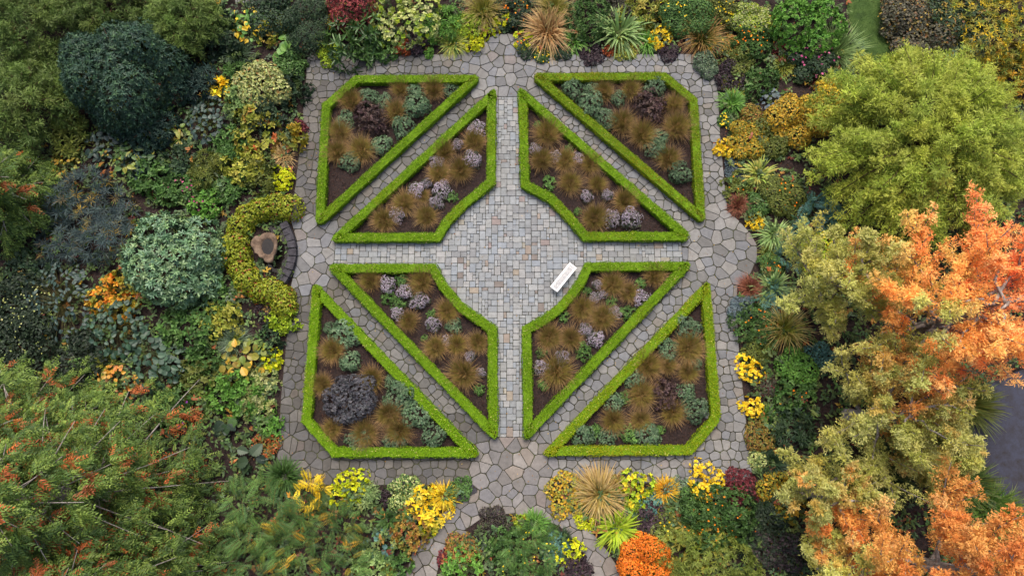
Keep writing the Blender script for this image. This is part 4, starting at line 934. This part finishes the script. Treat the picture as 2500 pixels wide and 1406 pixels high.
wh 430 1000 44 .7 mg L=.18 W=.09 k=6 f=pf:.11:26|flowering_shrub|flower|green shrub with purple flowers right of the rusty conifer's top
dm 648 1085 32 .4 ro L=.12 W=.08 acc=og af=.5|rusty_groundcover|plant|rusty brown low leaves left of the lower left paving corner
wh 470 930 52 .5 og L=.22 W=.13 k=6|leafy_perennial|plant|olive leafy clump between the lower hydrangea and fresh green mound
wh 500 870 46 .45 mg L=.24 W=.13 k=5|leafy_perennial|plant|mid green clump left of the withered golden hosta
wh 470 700 40 .5 dg L=.2 W=.12 k=6|shrub|shrub|dark leaves peeping out under the right side of the round glossy shrub
wh 60 655 50 .7 dg L=.2 W=.12 k=6|shrub|shrub|dark green shrub at the left edge below the small rusty conifer
wh 440 385 44 .5 dg L=.24 W=.12 k=6|shrub|shrub|dark green low shrub left of the olive gold feathery shrub
wh 560 450 44 .6 mg L=.2 W=.11 k=6|shrub|shrub|mid green shrub above the left end of the crescent hedge
dm 1700 1230 40 .5 mg L=.12 W=.07|shrub|shrub|green low shrub between yellow chrysanthemum and broad orange-flowered shrub
wh 1545 1238 30 .5 lg L=.16 W=.1 k=6|leafy_perennial|plant|lime leafy clump below the yellow-green mound, lower right border
dm 1432 1262 26 .5 ch L=.11 W=.08|spurge|plant|chartreuse low leaves under the golden flax beside the curved path
'''
PAL['ga'] = [(138,148,54),(156,142,60),(112,132,50)]; PAL['mh'] = [(66,82,82),(78,94,92),(58,74,72)]; PAL['pg'] = [(82,116,56),(100,134,64),(70,102,52)]; PAL['gs'] = [(196,170,84),(176,150,62),(206,184,110),(150,140,60)]; PAL['ys'] = [(232,206,50),(214,190,40),(226,170,40)]; PAL['yo'] = [(120,134,54),(136,150,66),(104,118,46)]
PAL['te2'] = [(54,84,62),(64,96,70),(46,74,56)]; PAL['or2'] = [(196,120,40),(210,150,50),(150,96,44),(170,140,50)]; PAL['pf'] = [(150,70,160),(130,60,140)]
TIPMIX = {'gs': 'sw', 'br': 'sw', 'mr': 'rm', 'og': 'yg', 'yg': 'sw', 'rb': 'rb', 'ys': 'yl', 'or': 'yl'}
def blade_leaf(L, W, lobes=0):
    """one large leaf as a mesh of about two dozen triangles, tip along +X"""
    n = 11 if not lobes else 22; t = np.linspace(0, 1, n); hw = np.sin(np.pi*t**.75)**.8*.5*W
    if lobes: hw = hw*(1-.28*(np.arange(n) % 3 == 2))
    v = []; f = []
    for i in range(n):
        z = -.18*L*t[i]**2
        v += [(L*t[i], hw[i], z+hw[i]*.22), (L*t[i], 0, z), (L*t[i], -hw[i], z+hw[i]*.22)]
    for i in range(n-1):
        for s in (0, 1): f.append((3*i+s, 3*i+3+s, 3*i+4+s, 3*i+1+s))
    return v, f
M_BIG, t_ = new_mat('large_leaf')
oi_ = N(t_, 'ShaderNodeObjectInfo'); ge_ = N(t_, 'ShaderNodeTexCoord'); n_ = N(t_, 'ShaderNodeTexNoise', Scale=9.0, Detail=4)
t_.links.new(ge_.outputs['Object'], n_.inputs['Vector']); mr_ = N(t_, 'ShaderNodeMapRange'); mr_.inputs[3].default_value = .7; mr_.inputs[4].default_value = 1.3; t_.links.new(n_.outputs[0], mr_.inputs[0])
s_ = N(t_, 'ShaderNodeVectorMath', operation='SCALE'); t_.links.new(oi_.outputs['Color'], s_.inputs[0]); t_.links.new(mr_.outputs[0], s_.inputs['Scale'])
p_ = N(t_, 'ShaderNodeBsdfPrincipled', Roughness=.5); t_.links.new(s_.outputs[0], p_.inputs['Base Color']); tr_ = N(t_, 'ShaderNodeBsdfTranslucent'); t_.links.new(s_.outputs[0], tr_.inputs[0])
ms_ = N(t_, 'ShaderNodeMixShader'); ms_.inputs[0].default_value = .15; t_.links.new(p_.outputs[0], ms_.inputs[1]); t_.links.new(tr_.outputs[0], ms_.inputs[2])
o_ = N(t_, 'ShaderNodeOutputMaterial'); t_.links.new(ms_.outputs[0], o_.inputs[0])
LEAF_CACHE = {}
from mathutils import Matrix, Vector
def big_leaves(root, R, h, pal, L, W, n, acc, af):
    me = LEAF_CACHE.get((L, W))
    if me is None:
        v, f = blade_leaf(L, W, L > .55); me = pymesh('leaf', v, f); me.materials.append(M_BIG); LEAF_CACHE[(L, W)] = me
    p, d = lobed(n, 7); p = p*np.array((R, R, h)); cc = pick(pal, n, .12)
    if acc:
        m = rng.random(n) < af; cc[m] = pick(acc, int(m.sum()), .1)
    g = G()
    for i in range(n):
        hd = unit(d[i]*np.array((1, 1, .1))+rng.normal(0, .5, 3)*np.array((1, 1, .2))); hd[2] = rng.uniform(-.35, .1); hd = unit(hd)
        nr = unit(d[i]*.5+UP+rng.normal(0, .2, 3)); sd = unit(np.cross(nr, hd)); nr = np.cross(hd, sd)
        q = p[i]-hd*L*.4; q[2] = max(q[2], .06)
        o = bpy.data.objects.new('leaf', me); COL.objects.link(o); o.parent = root; s = rng.uniform(.7, 1.15)
        M = Matrix(((hd[0], sd[0], nr[0], q[0]), (hd[1], sd[1], nr[1], q[1]), (hd[2], sd[2], nr[2], q[2]), (0, 0, 0, 1)))
        o.matrix_local = M @ Matrix.Scale(s, 4); o.color = (*np.clip(cc[i]*.85, 0, 1), 1)
        tube(g, [(0, 0, 0), tuple(q*np.array((.4, .4, .5))), tuple(q)], .012, .006, srgb((96, 92, 54)), 3)
    return ('stem', g.mesh('stem'), M_LEAF, True)
LOOSE = dict(core=.64, lr=(.24, .5), spread=.74)
for line in TABLE.strip().split('\n'):
    left, name, cat, label = line.split('|'); tk = left.split()
    gen, px, py, r, hr, pal = tk[0], float(tk[1]), float(tk[2]), float(tk[3]), float(tk[4]), tk[5]
    op = dict(t.split('=') for t in tk[6:]); fl = lambda k, d: float(op.get(k, d))
    R = r*mpp(py, .5)*(.98 if gen in ('gr', 'st') else 1.16); h = R*hr
    root = empty(name, (*P(px, py, .45*h)[:2], -.012), label, cat); root['kind'] = 'thing'
    cols = PAL[pal]; acc = PAL[op['acc']] if 'acc' in op else None; af = fl('af', .3)
    if acc and gen in ('dm', 'wh'):
        k1 = max(1, round(20*(1-af))); k2 = max(1, round(20*af)); cols = [cols[i % len(cols)] for i in range(k1)]+[acc[i % len(acc)] for i in range(k2)]
    mat = M_GLOSS if 'gl' in op else None; parts = []
    if gen == 'dm': parts = [dome(R, h, cols, fl('L', .12), fl('W', .08), 1, 3.0, True, 9, mat=mat, nmax=5200, lob=LOOSE), stems(R*.8, h*.8)]
    elif gen == 'wh': parts = [dome(R, h, cols, fl('L', .2), fl('W', .1), int(fl('k', 6)), 2.8, fl('W', .1) > .075, 9, mat=mat, nmax=900, lob=LOOSE), stems(R*.8, h*.8)]
    elif gen == 'gr':
        t2 = PAL[TIPMIX.get(pal, pal)] if not acc else acc
        parts = [tuft(R*1.1, h, cols, t2, W=fl('W', .03)*1.15, n=int(fl('n', 200)*1.3), core=.3, droop=(.2, .7), lift=(.3, 1.45), nseg=4),
                 tuft(R*.6, h*.6, cols, cols, W=fl('W', .03)*1.2, n=int(fl('n', 200)*.5), core=.5, droop=(.1, .4), lift=(.6, 1.5), part='basal_blades')]
    elif gen == 'st':
        t2 = PAL[TIPMIX.get(pal, pal)] if not acc else acc
        parts = [tuft(R*1.1, h, cols, t2, W=fl('W', .06), n=int(fl('n', 120)*1.5), core=.25, droop=(.3, .9), lift=(.35, 1.4), nseg=5, part='strap_leaves')]
    elif gen == 'pn': parts = [pinnate(R, h, cols, fl('L', .6)*1.45, npair=12 if fl('L', .6) > .7 else 9, lw=.05 if fl('L', .6) > .7 else .085, ll=.17 if fl('L', .6) > .7 else .26, accent=acc, afrac=af), stems(R*.8, h*.9, 7)]
    elif gen == 'bl': parts = [big_leaves(root, R, h, cols, fl('L', .3), fl('W', .2), int(fl('n', 60)), acc, af)]
    if 'f' in op:
        a, b, c = op['f'].split(':'); parts.append(flower_part(R, h*1.02, PAL[a], float(b), int(c)))
    put(root, parts); root.scale = (rng.uniform(.88, 1.15), rng.uniform(.88, 1.15), rng.uniform(.9, 1.15)); root.rotation_euler = (0, 0, rng.uniform(0, 6.28))
# ------------------------------------------------------------------ crescent hedge round the fountain
arc = [(702,502),(668,500),(632,508),(600,528),(578,556),(570,590),(572,624),(582,656),(604,684),(632,704),(660,716),(684,724),(690,742)]
cw = np.array([P(x, y, .5)[:2] for x, y in arc]); c0 = cw.mean(0)
root = empty('crescent_hedge', (*c0, -.01), 'crescent-shaped yellow-green shrub hedge curving round the rock fountain', 'hedge'); root['kind'] = 'thing'
g = G()
for i in range(len(cw)):
    n = 640; d = sphere_dirs(n, -.1); rr = np.array((.74, .74, .85))*rng.uniform(.9, 1.1)
    p = np.concatenate([cw[i]-c0+rng.normal(0, .06, 2), [.1]])+d*rr*rng.uniform(.85, 1.05, (n, 1))
    ax = unit(np.cross(d, rng.normal(size=(n, 3))))+d*rng.uniform(-.1, .5, (n, 1))
    cc = pick([(150,158,38),(134,146,34),(168,170,50),(116,132,34),(138,152,38)], n, .14); m = rng.random(n) < .07; cc[m] = pick([(140,70,44),(160,96,50)], int(m.sum()))
    leaves(g, p, ax, d+rng.normal(0, .4, (n, 3)), rng.uniform(.11, .18, n), rng.uniform(.07, .11, n), cc, True)
g2 = G()
for i in range(len(cw)-1):
    a, b = cw[i]-c0, cw[i+1]-c0; tube(g2, [(*a, 0), (*a, .5), (*((a+b)/2), .7)], .03, .015, srgb((80, 64, 46)), 5)
put(root, [('foliage', g.mesh('foliage'), M_LEAF, True), ('stem', g2.mesh('stem'), M_STEM, False)])
# ------------------------------------------------------------------ trees
def limb_curve(base, d, L, bend, n=7):
    t = np.linspace(0, 1, n)[:, None]; return base+unit(d)*L*t+np.asarray(bend)*L*t*t
def interp(c, t):
    x = t*(len(c)-1); i = np.clip(x.astype(int), 0, len(c)-2); f = (x-i)[:, None]; return c[i]*(1-f)+c[i+1]*f, unit(c[i+1]-c[i])
def feather(g, curve, ntw, tl, nl, L, W, col, tip, t0=.2, flat=None, droop=.1, shape=.6, jit=.16, tipw=.5):
    """twigs round a limb, each set with many small leaves"""
    t = t0+(1-t0)*rng.random(ntw)**.9; p, d = interp(curve, t)
    rad = rng.normal(size=(ntw, 3))
    if flat is not None: rad = rad*np.array((1, 1, flat))
    rad = unit(rad-(rad*d).sum(1, keepdims=True)*d); prof = (1-shape*t)*np.minimum(1, (t-t0)/(.2)+.35)
    ax = unit(rad+d*rng.uniform(.35, .9, (ntw, 1))-UP*droop); ln = tl*prof*rng.uniform(.6, 1.15, ntw)
    s = np.tile(np.linspace(.12, 1, nl), ntw); P0 = np.repeat(p, nl, 0); A = np.repeat(ax, nl, 0); Ln = np.repeat(ln, nl); m = len(s)
    pos = P0+A*(Ln*s)[:, None]-UP*(Ln*s*s*droop)[:, None]+rng.normal(0, .03, (m, 3))
    sd = unit(np.cross(A, rng.normal(size=(m, 3)))); la = unit(sd+A*rng.uniform(.3, 1.2, (m, 1)))
    tc = np.repeat(jitter(np.tile(col, (ntw, 1)), jit)*(1-.0)+0, nl, 0); w_ = (np.repeat(t, nl)*.5+s*.5)[:, None]*tipw
    cc = jitter(tc*(1-w_)+np.asarray(tip)*w_, .12)
    leaves(g, pos, la, UP+A*.3+rng.normal(0, .5, (m, 3)), L*rng.uniform(.7, 1.25, m), W*rng.uniform(.8, 1.2, m), cc, False, .05)
def cypress(name, label, px, py, ht, R, nlimb, colf, seed, plume=1.0, ntw=95, crown_h=(.25, .95), lean=(0, 0)):
    global rng
    rng = np.random.default_rng(seed)
    b = P(px, py, ht*.55); root = empty(name, (b[0], b[1], -.02), label, 'tree'); root['kind'] = 'thing'
    gt, gl, gf = G(), G(), G(); bark = srgb((150, 140, 130))
    tr = limb_curve(np.zeros(3), np.array((lean[0], lean[1], 1.0)), ht*.97, (0, 0, 0), 8); tr[:, :2] += rng.normal(0, .08, (8, 2)); tube(gt, tr, .34, .05, bark, 8)
    for i in range(nlimb):
        a = i*2.399+rng.uniform(-.3, .3); zf = crown_h[0]+(crown_h[1]-crown_h[0])*((i+.5)/nlimb)
        L = R*(1.05-.62*((zf-crown_h[0])/(crown_h[1]-crown_h[0]))**1.3)*rng.uniform(.8, 1.12)
        p0, _ = interp(tr, np.array([zf])); dz = rng.uniform(.1, .45)
        c = limb_curve(p0[0], np.array((math.cos(a), math.sin(a), dz)), L*.92, (0, 0, rng.uniform(.12, .38)))
        wt = np.array((b[0], b[1], 0))+c[-1]; wv = (wt-np.array((0, 0, H))); dep = wv[1]*ST-wv[2]*CT   # the limbs keep clear of the open water
        wx, wy = 1250+wv[0]/dep*FPX, 703-(wv[1]*CT+wv[2]*ST)/dep*FPX
        if wx > 2370 and 900 < wy < 1230: c = c[0]+(c-c[0])*.55
        c[1:] += rng.normal(0, .07*plume, (6, 3))
        tube(gl, c, .095*L/R+.025, .014, bark, 5)
        base, tip = colf(a, zf, c[-1])
        feather(gf, c, int(ntw*L/R*1.25), 1.0*plume, 18, .14, .042, base, tip, t0=.18)
        for q in range(4):                 # side shoots that stand up as plumes
            tq = rng.uniform(.35, .9); pq, dq = interp(c, np.array([tq])); sa = a+rng.choice((-1, 1))*rng.uniform(.5, 1.1)
            c2 = limb_curve(pq[0], np.array((math.cos(sa), math.sin(sa), rng.uniform(.3, 1.3))), L*rng.uniform(.22, .4), (0, 0, .35), 5)
            tube(gl, c2, .035, .01, bark, 4); b2, t2 = colf(a, zf, c2[-1]); feather(gf, c2, int(ntw*.34), .62*plume, 14, .14, .042, b2, t2, t0=.1)
    c = limb_curve(tr[-3], tr[-1]-tr[-3], np.linalg.norm(tr[-1]-tr[-3])*1.1, (0, 0, 0)); bb, tt = colf(0, 1, c[-1]); feather(gf, c, 60, .7*plume, 12, .14, .04, bb, tt, t0=.0)
    put(root, [('trunk', gt.mesh('trunk'), M_BARK, False), ('branch', gl.mesh('branch'), M_BARK, False), ('crown', gf.mesh('crown'), M_LEAF, True)])
OR_ = [srgb(c) for c in ((244,162,76),(246,174,86),(240,148,68),(248,184,106))]; OL_ = [srgb(c) for c in ((162,170,62),(174,178,72),(150,162,56),(182,178,66))]
RD_ = [srgb(c) for c in ((240,132,78),(234,118,68),(242,150,96))]; PL_ = [srgb(c) for c in ((214,208,136),(222,214,150),(204,194,116))]
def autumn(center_a, spread, k_or, red=0):
    def f(a, zf, tip):
        u = (tip[0]*math.cos(center_a)+tip[1]*math.sin(center_a))/spread+rng.normal(0, .22)+k_or   # turns from olive on one side to orange on the other
        o = min(1, max(0, (u-.5)*2.2+.5)); r_ = min(1, max(0, (u-.9)*1.2))*red
        oc = random.choice(OR_)*(1-r_)+random.choice(RD_)*r_
        base = random.choice(OL_)*(1-o)+oc*o; tipc = random.choice(PL_)*(1-o)+(oc*1.25+.04)*o
        return base*rng.uniform(.9, 1.1), tipc
    return f
cypress('swamp_cypress', 'tall orange and gold feathery tree at the right edge, upper of two', 2330, 775, 10.5, 5.6, 30, autumn(.25, 5.5, 1.15, .8), 31, 1.0, 84)
cypress('swamp_cypress', 'tall orange feathery tree in the lower right corner', 2350, 1395, 10.0, 5.2, 28, autumn(-.5, 7.0, 1.4, .25), 47, 1.0, 84)
cypress('swamp_cypress', 'olive-gold feathery tree left of the tall orange tree', 2040, 690, 6.6, 3.6, 20, autumn(0, 6., .02), 53, .85, 64)
cypress('swamp_cypress', 'pale olive feathery tree between the two orange trees', 2160, 1010, 6.6, 4.3, 22, autumn(1.0, 7., .15), 59, .9, 64)
cypress('swamp_cypress', 'pale gold feathery tree reaching over the dark water at right', 2290, 1105, 5.0, 2.8, 16, autumn(2.5, 7., 0), 61, .9, 64)
cypress('swamp_cypress', 'small olive and orange feathery tree left of the lower right orange tree', 2010, 1210, 5.6, 2.8, 15, autumn(-1.2, 5., .42), 67, .8, 62)
cypress('swamp_cypress', 'pale olive feathery tree at the bottom edge left of the corner orange tree', 2060, 1400, 5.4, 2.6, 13, autumn(.3, 5., .3), 71, .8, 62)
# the broad feathery yellow-green tree at upper right
def weeping(name, label, px, py, ht, R, nlimb, pal, tips, seed, ntw=70, L=.2, W=.045, tl=.55, nl=13, droop=.25, cat='tree', zlo=.3, trunk=.22):
    global rng
    rng = np.random.default_rng(seed)
    b = P(px, py, ht*.55); root = empty(name, (b[0], b[1], -.02), label, cat); root['kind'] = 'thing'
    gt, gl, gf = G(), G(), G(); bark = srgb((110, 98, 84))
    tube(gt, [(0, 0, 0), (.05, .05, ht*.3), (0, 0, ht*.62)], trunk, trunk*.5, bark, 8)
    for i in range(nlimb):
        z = 1-(i+.5)/nlimb*(1-.0); a = i*2.399+rng.uniform(-.25, .25); q = math.sqrt(max(0, 1-z*z))
        tip = np.array((math.cos(a)*q*R, math.sin(a)*q*R, ht*(zlo+(1-zlo)*z)))*rng.uniform(.92, 1.05)
        s = np.array((tip[0]*.12, tip[1]*.12, ht*.45)); d = tip-s; Ln = np.linalg.norm(d); t = np.linspace(0, 1, 7)[:, None]
        c = s+d*t+UP*(Ln*.5*droop)*np.sin(t*math.pi)+rng.normal(0, .06, (7, 3))
        tube(gl, c, .05, .012, bark, 4)
        base = pick(pal, 1, .1)[0]; tp = pick(tips, 1, .08)[0]
        feather(gf, c, int(ntw*(.5+.5*Ln/R)), tl, nl, L, W, base, tp, t0=.42, droop=droop, shape=.35)
    put(root, [('trunk', gt.mesh('trunk'), M_STEM, False), ('branch', gl.mesh('branch'), M_STEM, False), ('crown', gf.mesh('crown'), M_LEAF, True)])
weeping('feathery_tree', 'broad yellow-green feathery tree filling the upper right', 2262, 340, 6.2, 5.7, 190, [(144,164,52),(130,154,48),(160,172,58),(116,144,46)], [(190,196,84),(176,186,76),(204,200,96)], 83, 66, .21, .036, .72)
# olive bamboo thickets in the upper left corner
for j, (lab, px, py, ht, R, n) in enumerate((
    ('olive green bamboo thicket at the left edge beside the big dark tree', 62, 240, 3.2, 2.9, 46),
    ('olive green bamboo thicket in the top left corner', 60, 70, 3.4, 2.8, 46),
    ('olive green bamboo along the top edge above the big dark tree', 260, 0, 3.2, 2.6, 42),
    ('olive green bamboo at the top edge right of the big dark tree', 440, 45, 2.8, 2.2, 38))):
    weeping('bamboo_thicket', lab, px, py, ht, R, n, [(84,110,50),(74,100,46),(98,120,54)], [(112,136,64),(124,144,66)], 90+j, 46, .26, .04, .7, 11, .3, 'bamboo', .25, .05)
# dark round evergreen, the round glossy shrub, red maple
def lobed_tree(name, label, px, py, ht, R, pal, L, W, k, nl, cover, seed, cat='tree', nmax=5000, mat=None, oval=True, trunk=.16, core=.78):
    global rng
    rng = np.random.default_rng(seed)
    b = P(px, py, ht*.5); root = empty(name, (b[0], b[1], -.02), label, cat); root['kind'] = 'thing'
    gt = G(); tube(gt, [(0, 0, 0), (.04, .03, ht*.3), (0, 0, ht*.7)], trunk, trunk*.5, srgb((90, 74, 58)), 8)
    for i in range(7):
        a = i*.9; tube(gt, [(0, 0, ht*.25), (math.cos(a)*R*.3, math.sin(a)*R*.3, ht*.5), (math.cos(a)*R*.6, math.sin(a)*R*.6, ht*.68)], trunk*.4, .02, srgb((90, 74, 58)), 5)
    nm, me, mt, st = dome(R, ht, pal, L, W, k, cover, oval, nl, mat=mat, part='crown', nmax=nmax)
    put(root, [('trunk', gt.mesh('trunk'), M_STEM, False), (nm, me, mt, st)])
lobed_tree('dark_evergreen_tree', 'big dark blue-green evergreen with rounded lobes at upper left', 282, 165, 4.6, 3.3, [(52,76,62),(62,88,70),(44,66,56),(70,98,66)], .19, .08, 5, 15, 4.2, 101, nmax=8000, oval=False)
lobed_tree('dark_evergreen_tree', 'lower dark evergreen lobe hugging the foot of the big dark tree', 350, 302, 1.9, 1.7, [(44,66,56),(54,78,62),(40,58,50)], .19, .08, 5, 9, 4.0, 103, nmax=2600, oval=False)
lobed_tree('glossy_round_shrub', 'large round pale blue-green glossy shrub left of the crescent hedge', 410, 636, 2.7, 2.75, [(108,142,104),(124,158,116),(92,126,96),(138,168,112)], .25, .09, 8, 9, 3.2, 107, 'shrub', 2600, M_GLOSS, True, .1)
lobed_tree('red_maple', 'dark red maple at the top edge left of centre', 858, 6, 2.6, 1.5, PAL['rm'], .12, .08, 4, 8, 2.2, 109, nmax=2200)
# conifers with rusty sprays at the left
def cedar(name, label, px, py, z_, ht, R, nlimb, seed, rust=.3, ntw=36):
    global rng
    rng = np.random.default_rng(seed)
    b = P(px, py, z_); root = empty(name, (b[0], b[1], -.02), label, 'tree'); root['kind'] = 'thing'
    gt, gl, gf = G(), G(), G(); bark = srgb((150, 142, 134))
    tube(gt, [(0, 0, 0), (.05, 0, ht*.5), (0, 0, ht)], .3, .04, bark, 8)
    greens = [srgb(c) for c in ((90,114,46),(74,100,42),(104,126,52),(62,86,38),(116,136,58))]; rusts = [srgb(c) for c in ((176,98,48),(164,86,42),(150,88,50))]
    for i in range(nlimb):
        zf = .06+.9*((i+.5)/nlimb); a = i*2.399+rng.uniform(-.3, .3); L = R*(1-zf*.86)*rng.uniform(.82, 1.12)
        c = limb_curve(np.array((0, 0, zf*ht)), np.array((math.cos(a), math.sin(a), .12)), L, (0, 0, -.22+.12*zf), 8); tube(gl, c, .02+.05*L/R, .012, bark, 5)
        K = max(4, int(13*L/R+3))          # flat side branchlets, each hung with drooping sprays
        tb = .12+.86*rng.random(K)**.8; pb, db = interp(c, tb); sgn = np.where(np.arange(K) % 2 == 0, 1.0, -1.0)[:, None]
        sd = unit(np.cross(db, UP))*sgn; ab = unit(sd*rng.uniform(.55, 1.1, (K, 1))+db*rng.uniform(.5, 1, (K, 1))+UP*rng.uniform(-.25, .12, (K, 1))); lb = L*rng.uniform(.2, .38, K)*(1.15-.6*tb)+.25
        n = K*ntw//4; kb = rng.integers(0, K, n); sb = .1+.9*rng.random(n)
        p0 = pb[kb]+ab[kb]*(lb[kb]*sb)[:, None]-UP*(lb[kb]*.25*sb*sb)[:, None]+rng.normal(0, .05, (n, 3))
        s1 = unit(np.cross(ab[kb], UP))*rng.choice((-1, 1), (n, 1)); ax = unit(s1*rng.uniform(.2, .9, (n, 1))+ab[kb]*rng.uniform(.5, 1, (n, 1))+UP*rng.uniform(-.4, .1, (n, 1))); ln = rng.uniform(.3, .62, n)
        gr_ = np.array(greens)[rng.integers(0, len(greens), n)]; ru = np.array(rusts)[rng.integers(0, len(rusts), n)]
        isr = (rng.random((K, 1)) < rust*.9)[kb] & (rng.random((n, 1)) < .62) & (sb < .75)[:, None]
        col = np.where(isr, ru, gr_)*rng.uniform(.78, 1.18, (n, 1)); m = 5; tt = np.linspace(.12, 1, m)
        for s2 in (-1, 1):
            pos = p0[:, None]+ax[:, None]*(ln[:, None]*tt)[..., None]-UP*(ln[:, None]*.3*tt*tt)[..., None]
            la = unit(np.cross(ax, UP))[:, None]*s2+ax[:, None]*.9-UP*.3+rng.normal(0, .14, (n, m, 3))
            leaves(gf, pos.reshape(-1, 3), la.reshape(-1, 3), UP+rng.normal(0, .3, (n*m, 3)), (ln[:, None]*.5*(1.12-tt*.7)).reshape(-1), .06, jitter(np.repeat(col, m, 0), .14)*np.tile(1+.25*tt, n)[:, None], False, .2)
    put(root, [('trunk', gt.mesh('trunk'), M_BARK, False), ('branch', gl.mesh('branch'), M_BARK, False), ('crown', gf.mesh('crown'), M_LEAF, True)])
cedar('rusty_conifer', 'big green conifer with rusty sprays in the lower left corner', 250, 1200, 1.5, 11.0, 6.6, 78, 121)
cedar('rusty_conifer', 'green conifer with rusty sprays at the left edge, lower of two', 60, 1080, 1.5, 10.0, 4.6, 54, 127)
cedar('rusty_conifer', 'green rusty-tipped conifer at the bottom edge beside the dark feathery shrub', 330, 1400, 1.5, 9.0, 4.6, 54, 131)
cedar('rusty_conifer', 'small green conifer with few rusty sprays at the left edge, upper of two', 25, 480, 1.0, 7.0, 3.2, 40, 137, .1)
# ------------------------------------------------------------------ lawn path, water, small path, litter and undergrowth
rng = np.random.default_rng(5)
def sheet(name, px, z, mat, **kw): return link(name, pymesh(name, [(*P(x, y, z)[:2], z) for x, y in px], [tuple(range(len(px)))[::-1]]), None, mat, **kw)
LAWN = [(2058,-40),(2200,-40),(2192,40),(2182,110),(2165,200),(2100,210),(2092,120),(2075,60)]
sheet('lawn', LAWN, .01, M_LAWN, kind='structure')
lp = np.array([P(x, y)[:2] for x, y in LAWN]); q = rng.uniform(lp.min(0), lp.max(0), (16000, 2)); q = q[inside(lp, q)]; m = len(q); g = G()
blades(g, np.concatenate([q, np.full((m, 1), .01)], 1), rng.normal(0, .5, (m, 3))+UP, rng.uniform(.05, .09, m), .02, .2, pick([(52,76,28),(66,92,34)], m), pick([(78,104,42),(64,92,34)], m), 1)
link('lawn_grass', g.mesh('lawn_grass'), None, M_LEAF, kind='stuff')
WATER = [(2360,950),(2560,880),(2600,1300),(2440,1230),(2390,1120),(2350,1050)]
sheet('water', WATER, .012, M_POND, kind='structure'); wp_ = np.array([P(x, y)[:2] for x, y in WATER])
sheet('path_far', [(572,-30),(628,-30),(630,12),(600,14),(574,8)], .012, M_JOINT, kind='structure')
pf_ = bpy.data.objects['path_far']
for x0, x1, y0, y1 in ((574,598,-28,-10),(600,627,-28,-8),(574,590,-8,8),(592,610,-6,10),(612,628,-5,10)):
    a = [P(x, y)[:2] for x, y in ((x0,y1),(x1,y1),(x1,y0),(x0,y0))]; vv, ff, ctr = stone_mesh(np.array(a), .04, .05, .02, True); o = link('stone', pymesh('stone', vv, ff), pf_, M_STONE); o.location = (*ctr, .012); o.color = (.3, .3, .29, 1)
# grasses round the water
for lab, px, py, r, pal in (('dark green rushes at the water under the pale gold tree', 2360, 1185, 56, 'mg'), ('green rushes leaning over the dark water at the right edge', 2425, 1250, 56, 'fg'), ('olive rushes above the dark water at right', 2370, 985, 56, 'og'), ('dark rushes between the pale gold tree and the lower orange tree', 2160, 1150, 60, 'dg'), ('green rushes at the right edge below the dark water', 2480, 1290, 50, 'mg')):
    R = r*mpp(py, .5); root = empty('rush_clump', (*P(px, py, .3)[:2], -.01), lab, 'grass'); root['kind'] = 'thing'
    put(root, [tuft(R*1.2, R*.8, PAL[pal], PAL['og'], W=.05, n=300, core=.5, droop=(.15, .6), lift=(.4, 1.4), nseg=4), tuft(R*.8, R*.6, PAL[pal], PAL[pal], W=.05, n=150, core=.6, droop=(.1, .5), lift=(.4, 1.4), part='basal_blades')])
# undergrowth between the plants
def border_points(n):
    px = rng.uniform(-60, 2560, n); py = rng.uniform(-60, 1450, n)
    q = np.array([P(a, b)[:2] for a, b in zip(px, py)])
    ok = ~inside(offset(OUT, -.15), q) & ~inside(lp, q) & ~inside(wp_, q); return q[ok], px[ok]
q, qx = border_points(19000); k = 6; m = len(q)*k; g = G()
base = np.repeat(q, k, 0)+rng.normal(0, .06, (m, 2)); hgt = np.repeat(rng.uniform(.03, .25, len(q))+.35*np.clip(np.sin(q[:, 0]*1.9+1)*np.sin(q[:, 1]*1.6+q[:, 0]*.5), 0, 1), k)
pc = pick([(70,94,46),(86,112,54),(60,80,46),(104,120,60),(78,98,66)], len(q), .2); w_ = rng.random(len(q)) < .08; pc[w_] = pick([(170,140,50),(150,90,50),(110,60,50)], int(w_.sum()))
a = rng.uniform(0, 6.28, m)
leaves(g, np.concatenate([base, hgt[:, None]], 1), np.stack([np.cos(a), np.sin(a), rng.uniform(-.2, .5, m)], 1), UP+rng.normal(0, .35, (m, 3)), rng.uniform(.13, .3, m), rng.uniform(.08, .16, m), jitter(np.repeat(pc, k, 0), .12), False)
link('undergrowth', g.mesh('undergrowth'), None, M_LEAF, kind='stuff')
q, _ = border_points(9000); m = len(q); g = G()
leaves(g, np.concatenate([q, rng.uniform(.0, .03, (m, 1))], 1), rng.normal(size=(m, 3))*np.array((1, 1, .2)), UP+rng.normal(0, .3, (m, 3)), rng.uniform(.06, .16, m), rng.uniform(.04, .09, m), pick([(84,56,40),(110,72,46),(64,46,36),(140,104,60),(74,52,42)], m, .2), False)
link('leaf_litter', g.mesh('leaf_litter'), None, M_PETAL, kind='stuff')
# a few fallen leaves on the paving
q = rng.uniform(OUT.min(0), OUT.max(0), (1500, 2)); q = q[inside(OUT, q)]
for b in BEDS.values(): q = q[~inside(b, q)]
q = q[:300]; m = len(q); g = G()
leaves(g, np.concatenate([q, np.full((m, 1), .065)], 1), rng.normal(size=(m, 3))*np.array((1, 1, .1)), UP+rng.normal(0, .15, (m, 3)), rng.uniform(.04, .1, m), rng.uniform(.03, .06, m), pick([(190,160,80),(160,110,60),(120,90,60)], m), False)
link('fallen_leaves', g.mesh('fallen_leaves'), None, M_PETAL, kind='stuff')
print('TRIANGLES about', TRI[0], 'objects', len(bpy.data.objects))
